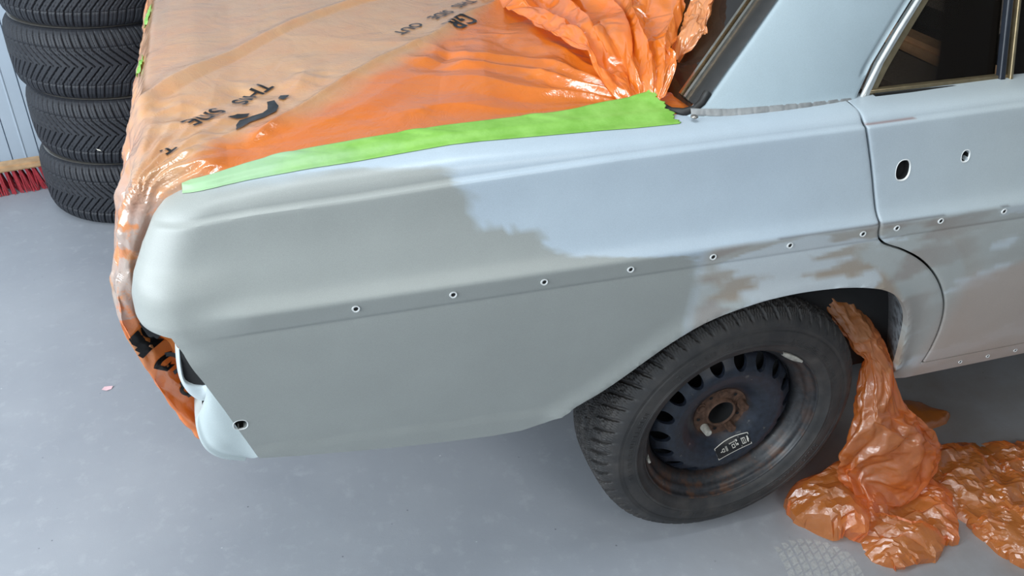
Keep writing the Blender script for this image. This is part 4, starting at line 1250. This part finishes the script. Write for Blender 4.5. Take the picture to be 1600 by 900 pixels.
# film buckles like real sheet: rest length is made longer than the laid-out shape and the cloth solver settles it
floor_col = None
def settle(o, pin, grow, frames=16, bend=.05, grav=.3, tens=15., floor_on=False, sub=1, damp=1., goal=.6):
    vg = o.vertex_groups.new(name='pin')
    for i, w_ in enumerate(pin):
        if w_ > .001: vg.add([i], float(w_), 'REPLACE')
    md = o.modifiers.new('cloth', 'CLOTH'); st = md.settings
    st.quality = 6; st.mass = .05; st.tension_stiffness = tens; st.compression_stiffness = tens; st.shear_stiffness = tens*.5; st.bending_stiffness = bend
    st.air_damping = damp; st.shrink_min = -grow; st.vertex_group_mass = 'pin'; st.pin_stiffness = goal
    st.effector_weights.gravity = grav; md.collision_settings.use_self_collision = False
    md.collision_settings.use_collision = floor_on; md.collision_settings.distance_min = .0015
    md.point_cache.frame_start = 1; md.point_cache.frame_end = frames+1
    if floor_on and not floor.modifiers.get('col'):
        floor.modifiers.new('col', 'COLLISION'); floor.collision.thickness_outer = .001
    for f in range(1, frames+1): SC.frame_set(f)
    dg = bpy.context.evaluated_depsgraph_get()
    ev = o.evaluated_get(dg); n = len(o.data.vertices); co = np.zeros(n*3); ev.data.vertices.foreach_get('co', co)
    o.modifiers.remove(md); o.data.vertices.foreach_set('co', co); o.data.update()
    if floor.modifiers.get('col'): floor.modifiers.remove(floor.modifiers['col'])
    SC.frame_set(1)
    if sub:
        m_ = o.modifiers.new('smooth', 'SUBSURF'); m_.levels = sub; m_.render_levels = sub
    return o
# ------------------------------------------------------------------ loose film from the wheel well to the floor
def patch(poly, hgt, seed, step=.0062, edge_w=.05, amp=.012, lift=.001, fq=8, z_extra=None):
    Pl = np.array(poly); x0, y0 = Pl.min(0); x1, y1 = Pl.max(0)
    loop = densify([tuple(p) for p in poly], step)
    # ragged outline
    loop = [(a+.006*(vn(a*40, b*40, seed)-.5), b+.006*(vn(a*40+9, b*40, seed)-.5)) for a, b in loop]
    X, Y = np.meshgrid(np.arange(x0, x1, step), np.arange(y0, y1, step)); X = X.ravel(); Y = Y.ravel()
    ok = inside(loop, X, Y); X = X[ok]; Y = Y[ok]; L = np.array(loop)
    kp = np.ones(len(X), bool)
    for k in range(0, len(X), 2000): kp[k:k+2000] = np.hypot(X[k:k+2000, None]-L[None, :, 0], Y[k:k+2000, None]-L[None, :, 1]).min(1) > step*.5
    pts = loop+list(zip(X[kp], Y[kp]))
    vo, eo, fo, *_r = delaunay_2d_cdt([Vector((float(a), float(b))) for a, b in pts], [(i, (i+1) % len(loop)) for i in range(len(loop))], [], 0, 1e-7)
    P2 = np.array([(p.x, p.y) for p in vo]); F = np.array([f for f in fo if len(f) == 3]); c_ = P2[F].mean(1)
    F = F[inside(loop, c_[:, 0], c_[:, 1])]
    d = np.zeros(len(P2))
    for k in range(0, len(P2), 2000): d[k:k+2000] = np.hypot(P2[k:k+2000, None, 0]-L[None, :, 0], P2[k:k+2000, None, 1]-L[None, :, 1]).min(1)
    e = np.clip(d/edge_w, 0, 1)
    z = hgt*np.sqrt(e*(2-e))*(.55+.9*vn(P2[:, 0]*7, P2[:, 1]*7, seed+2))
    z += amp*(crumple(P2[:, 0]+seed, P2[:, 1], seed, 5, fq)+.15)*np.clip(d/.01, .25, 1) + amp*.5*ridge(P2[:, 0]*12, P2[:, 1]*12, seed+5)*e
    if z_extra is not None: z += z_extra(P2[:, 0], P2[:, 1])*e
    z = np.maximum(z, 0)+lift
    return [(a, b, c) for (a, b), c in zip(P2, z)], [tuple(map(int, f)) for f in F]
Vh, Fh = [], []
def addp(V, F):
    b = len(Vh); Vh.extend(V); Fh.extend([tuple(i+b for i in f) for f in F])
heap = thing('loose_film', 'orange plastic film hanging out of the wheel arch and heaped on the floor', 'plastic sheet', (.45, -.06, 0))
def fin(name):
    global Vh, Fh
    V3 = [(a-.45, b+.06, c) for a, b, c in Vh]
    o = mesh(name, V3, Fh, M['heap'], heap, 70)
    at = o.data.attributes.new('dust', 'FLOAT', 'POINT'); at.data.foreach_set('value', np.full(len(V3), .12, np.float32))
    Vh, Fh = [], []; return o
# right spread, then front lobe, then left lobe
addp(*patch([(.50, .10), (.68, .085), (.80, .05), (.93, .02), (1.10, -.02), (1.15, -.25), (.80, -.42), (.66, -.355), (.625, -.31), (.598, -.262), (.585, -.200), (.598, -.140), (.565, -.085), (.50, -.04)], .030, 11, amp=.016))
fin('spread_film')
addp(*patch([(.38, -.01), (.50, .02), (.570, -.04), (.594, -.105), (.568, -.160), (.528, -.200), (.46, -.222), (.395, -.236), (.340, -.240), (.306, -.215), (.300, -.165), (.285, -.125), (.33, -.06)], .035, 23, amp=.020, lift=.003, z_extra=lambda x, y: .03*np.exp(-((x-.40)**2+(y+.06)**2)/.006)))
fin('front_lobe')
addp(*patch([(.212, .016), (.235, .035), (.30, .055), (.38, .075), (.46, .06), (.48, .0), (.44, -.05), (.38, -.10), (.33, -.135), (.295, -.130), (.244, -.108), (.205, -.060)], .050, 37, amp=.022, lift=.006, z_extra=lambda x, y: .045*np.exp(-((x-.335)**2+(y-.01)**2)/.004)))
fin('left_lobe')
addp(*patch([(.63, .20), (.72, .13), (.80, .135), (.835, .16), (.79, .23), (.70, .27)], .02, 51, amp=.012))
fin('rear_tuft')
# hanging strand and bag: closed loft
ROWS = [((.04, .735), .20, .05), ((.10, .68), .16, .055), ((.165, .625), .115, .056), ((.240, .550), .075, .050), ((.305, .480), .045, .044), ((.350, .415), .025, .046), ((.385, .350), .008, .062), ((.405, .295), -.008, .088), ((.425, .240), -.022, .115), ((.430, .185), -.034, .137), ((.436, .130), -.046, .140), ((.438, .085), -.052, .122), ((.430, .045), -.050, .09), ((.420, .018), -.048, .06)]
cen = np.array([(a[0], b, a[1]) for a, b, c in ROWS]); wd = np.array([c for a, b, c in ROWS])
nr, nc = 110, 84; q = np.linspace(0, len(ROWS)-1, nr); ki = np.arange(len(ROWS))
C_ = np.stack([np.interp(q, ki, cen[:, k]) for k in range(3)], -1); Wd = np.interp(q, ki, wd)
for _ in range(30): C_[1:-1] = (C_[:-2]+2*C_[1:-1]+C_[2:])/4; Wd[1:-1] = (Wd[:-2]+2*Wd[1:-1]+Wd[2:])/4
ang = np.linspace(0, 2*PI, nc, endpoint=False)
qq, aa = np.meshgrid(q/len(ROWS), ang, indexing='ij')
fold = np.abs(((aa*1.3+qq*2.+vn(qq*5, aa, 3)*1.2) % 1)*2-1)
rad = 1+.22*(fold-.5)+.10*crumple(qq*.9, np.cos(aa)*.25+2, 91, 6, 5)
rad = rad*(1 if True else 0)
slope = np.array([.93, 0, .30]); slope /= np.linalg.norm(slope)
G = C_[:, None]+ (Wd[:, None]*np.cos(aa)*rad)[..., None]*np.array([.98, .0, -.12]) + (np.clip(Wd, 0, .09)[:, None]*np.sin(aa)*rad*.52)[..., None]*np.array([0, 1, 0])
G[..., 2] = np.maximum(G[..., 2], .004)
G -= np.array([.45, -.06, 0])
grid_mesh('hanging_bag', G[:, ::-1], M['heap'], heap, 70, closed=True, attr={'dust': .05+.3*vn(qq*12, aa*1.5, 4)})

# ------------------------------------------------------------------ marks on the floor
mt = NT('pale_dust_print'); v = mt.co(); f = mt.noise(v, 90, 6, .7)
mt.base(mt.ramp(f, [(.35, lin(170, 170, 168)), (.6, lin(200, 200, 196))])); mt.set(Roughness=.8)
tr = mt.n('ShaderNodeBsdfTransparent'); mx = mt.n('ShaderNodeMixShader')
mt.l(mt.ramp(mt.noise(v, 160, 5, .7), [(.28, (0, 0, 0, 1)), (.44, (.5, .5, .5, 1))]), mx.inputs[0]); mt.l(tr.outputs[0], mx.inputs[1]); mt.l(mt.b.outputs[0], mx.inputs[2]); mt.l(mx.outputs[0], mt.out.inputs['Surface'])
V, F = [], []
# tyre print: rows of slanted lozenges between curved grooves, fading at the rounded end
rs = random.Random(2)
for c in range(9):
    for r_ in range(16):
        u0, u1 = -.092+c*.0205, -.092+c*.0205+.0165
        v0, v1 = r_*.024, r_*.024+.0195
        sk = .010; dome = .026*((c-4)/4.)**2*1.6
        P = [(u0, v0), (u1, v0+sk), (u1, v1+sk), (u0, v1)]
        top = .30-dome*1.2
        if v1 > top: continue
        b = len(V)
        for a, d in P:
            an = math.radians(-62); a2 = a+.012*math.sin(d*22)
            y_ = d-.30
            V.append((.205+a2*math.cos(an+PI/2)-y_*math.sin(an+PI/2)*1., -.128+a2*math.sin(an+PI/2)*-1.+y_*math.cos(an+PI/2)*-1., .0006))
        F.append((b, b+1, b+2, b+3))
V2 = []
for x, y, z in V: V2.append((x, y, z))
# lay the print pointing away from the camera
U_ = Vector((.93, -.36, 0)); W_ = Vector((.30, .95, 0)); V = []; F = []
for c in range(9):
    for r_ in range(14):
        u0 = (c-4.5)*.0195; u1 = u0+.0155; v0 = -r_*.023; v1 = v0-.0185; sk = .011
        dome = .030*((c-4)/4.)**2
        b = len(V)
        for a, d in ((u0, v0), (u1, v0+sk), (u1, v1+sk), (u0, v1)):
            p = Vector((.205, -.098, .0006))+U_*(a-.012*math.sin(d*18))+W_*(min(d, 0)-dome); V.append(tuple(p))
        F.append((b, b+1, b+2, b+3))
tp_ = mesh('tread_print', V, F, mt.m, floor, 30)
sc_ = mesh('paper_scrap', [(-1.375, .888, .001), (-1.362, .878, .003), (-1.350, .884, .001), (-1.346, .894, .0035), (-1.358, .899, .001), (-1.368, .896, .004)], [(0, 1, 2, 3), (0, 3, 4, 5)], simple('pink_paper', lin(226, 190, 196), .7), None, 30)
tag(sc_, 'tiny pink scrap of paper lying on the bare floor', 'paper')
fl_ = mesh('white_fleck', [(.0, 0, 0), (.012, 0, -.004), (.016, .0, -.009), (.004, 0, -.006)], [(0, 1, 2, 3)], M['white'], None, 30)
fl_.parent = bpy.data.objects['stored_tyre.001']
fl_.location = Vector((0, 0, 0))
a = math.atan2(1.805-2.12, -1.395+1.302)-1.1
fl_.matrix_parent_inverse = Matrix()
fl_.location = (.3215*math.cos(a), .3215*math.sin(a), .075); fl_.rotation_euler = (0, 0, a+PI/2)

# scraps of green tape holding the film at the far rear edge of the boot
def tape_scrap(x, y, z, w_, h_, rz, label):
    G = []; rs = random.Random(int(y*100))
    for i in range(8):
        G.append([(x-.004-w_*j/9*.5+rs.uniform(-.0015, .0015), y+h_*i/7+rs.uniform(-.002, .002)*(j in (0, 9)), z+.004-w_*(j/9)*.8+.004*math.sin(i*1.3+j)) for j in range(10)])
    o = grid_mesh('tape_scrap', G, tt.m, None, 50, attr={'overspray': np.zeros((8, 10))+.1})
    m_ = o.modifiers.new('solid', 'SOLIDIFY'); m_.thickness = .0006
    tag(o, label, 'tape')
tape_scrap(-1.066, .60, .975, .030, .055, 0, 'small green tape tab on the rear edge of the covered boot, nearer the fender')
tape_scrap(-1.060, .90, .985, .035, .09, 0, 'green tape tab on the rear edge of the covered boot, farther from the fender')

def scatter_pin(o, f, thr, seed):
    co = np.array([v.co[:] for v in o.data.vertices])
    n = vn(co[:, 0]*f+co[:, 2]*f*.6, co[:, 1]*f+co[:, 2]*f*.8, seed)
    return np.where(n > thr, 1., 0.)
for nm, gr, f_ in (('hanging_bag', .13, 26), ('spread_film', .20, 30), ('front_lobe', .20, 34), ('left_lobe', .20, 34), ('gathered_fold', .05, 26), ('loose_flap', .06, 26)):
    o = bpy.data.objects[nm]
    hp = nm in ('hanging_bag', 'spread_film', 'front_lobe', 'left_lobe')
    pin = scatter_pin(o, f_, .82, 5)
    if nm == 'hanging_bag':
        zz = np.array([v.co.z for v in o.data.vertices]); pin = np.maximum(pin, np.clip((zz-.40)/.10, 0, 1)*.85)
    settle(o, pin, gr, 14, .02, .1, sub=0 if hp and nm != 'hanging_bag' else 1)
    if hp and nm != 'hanging_bag': o.data.set_sharp_from_angle(angle=math.radians(24))
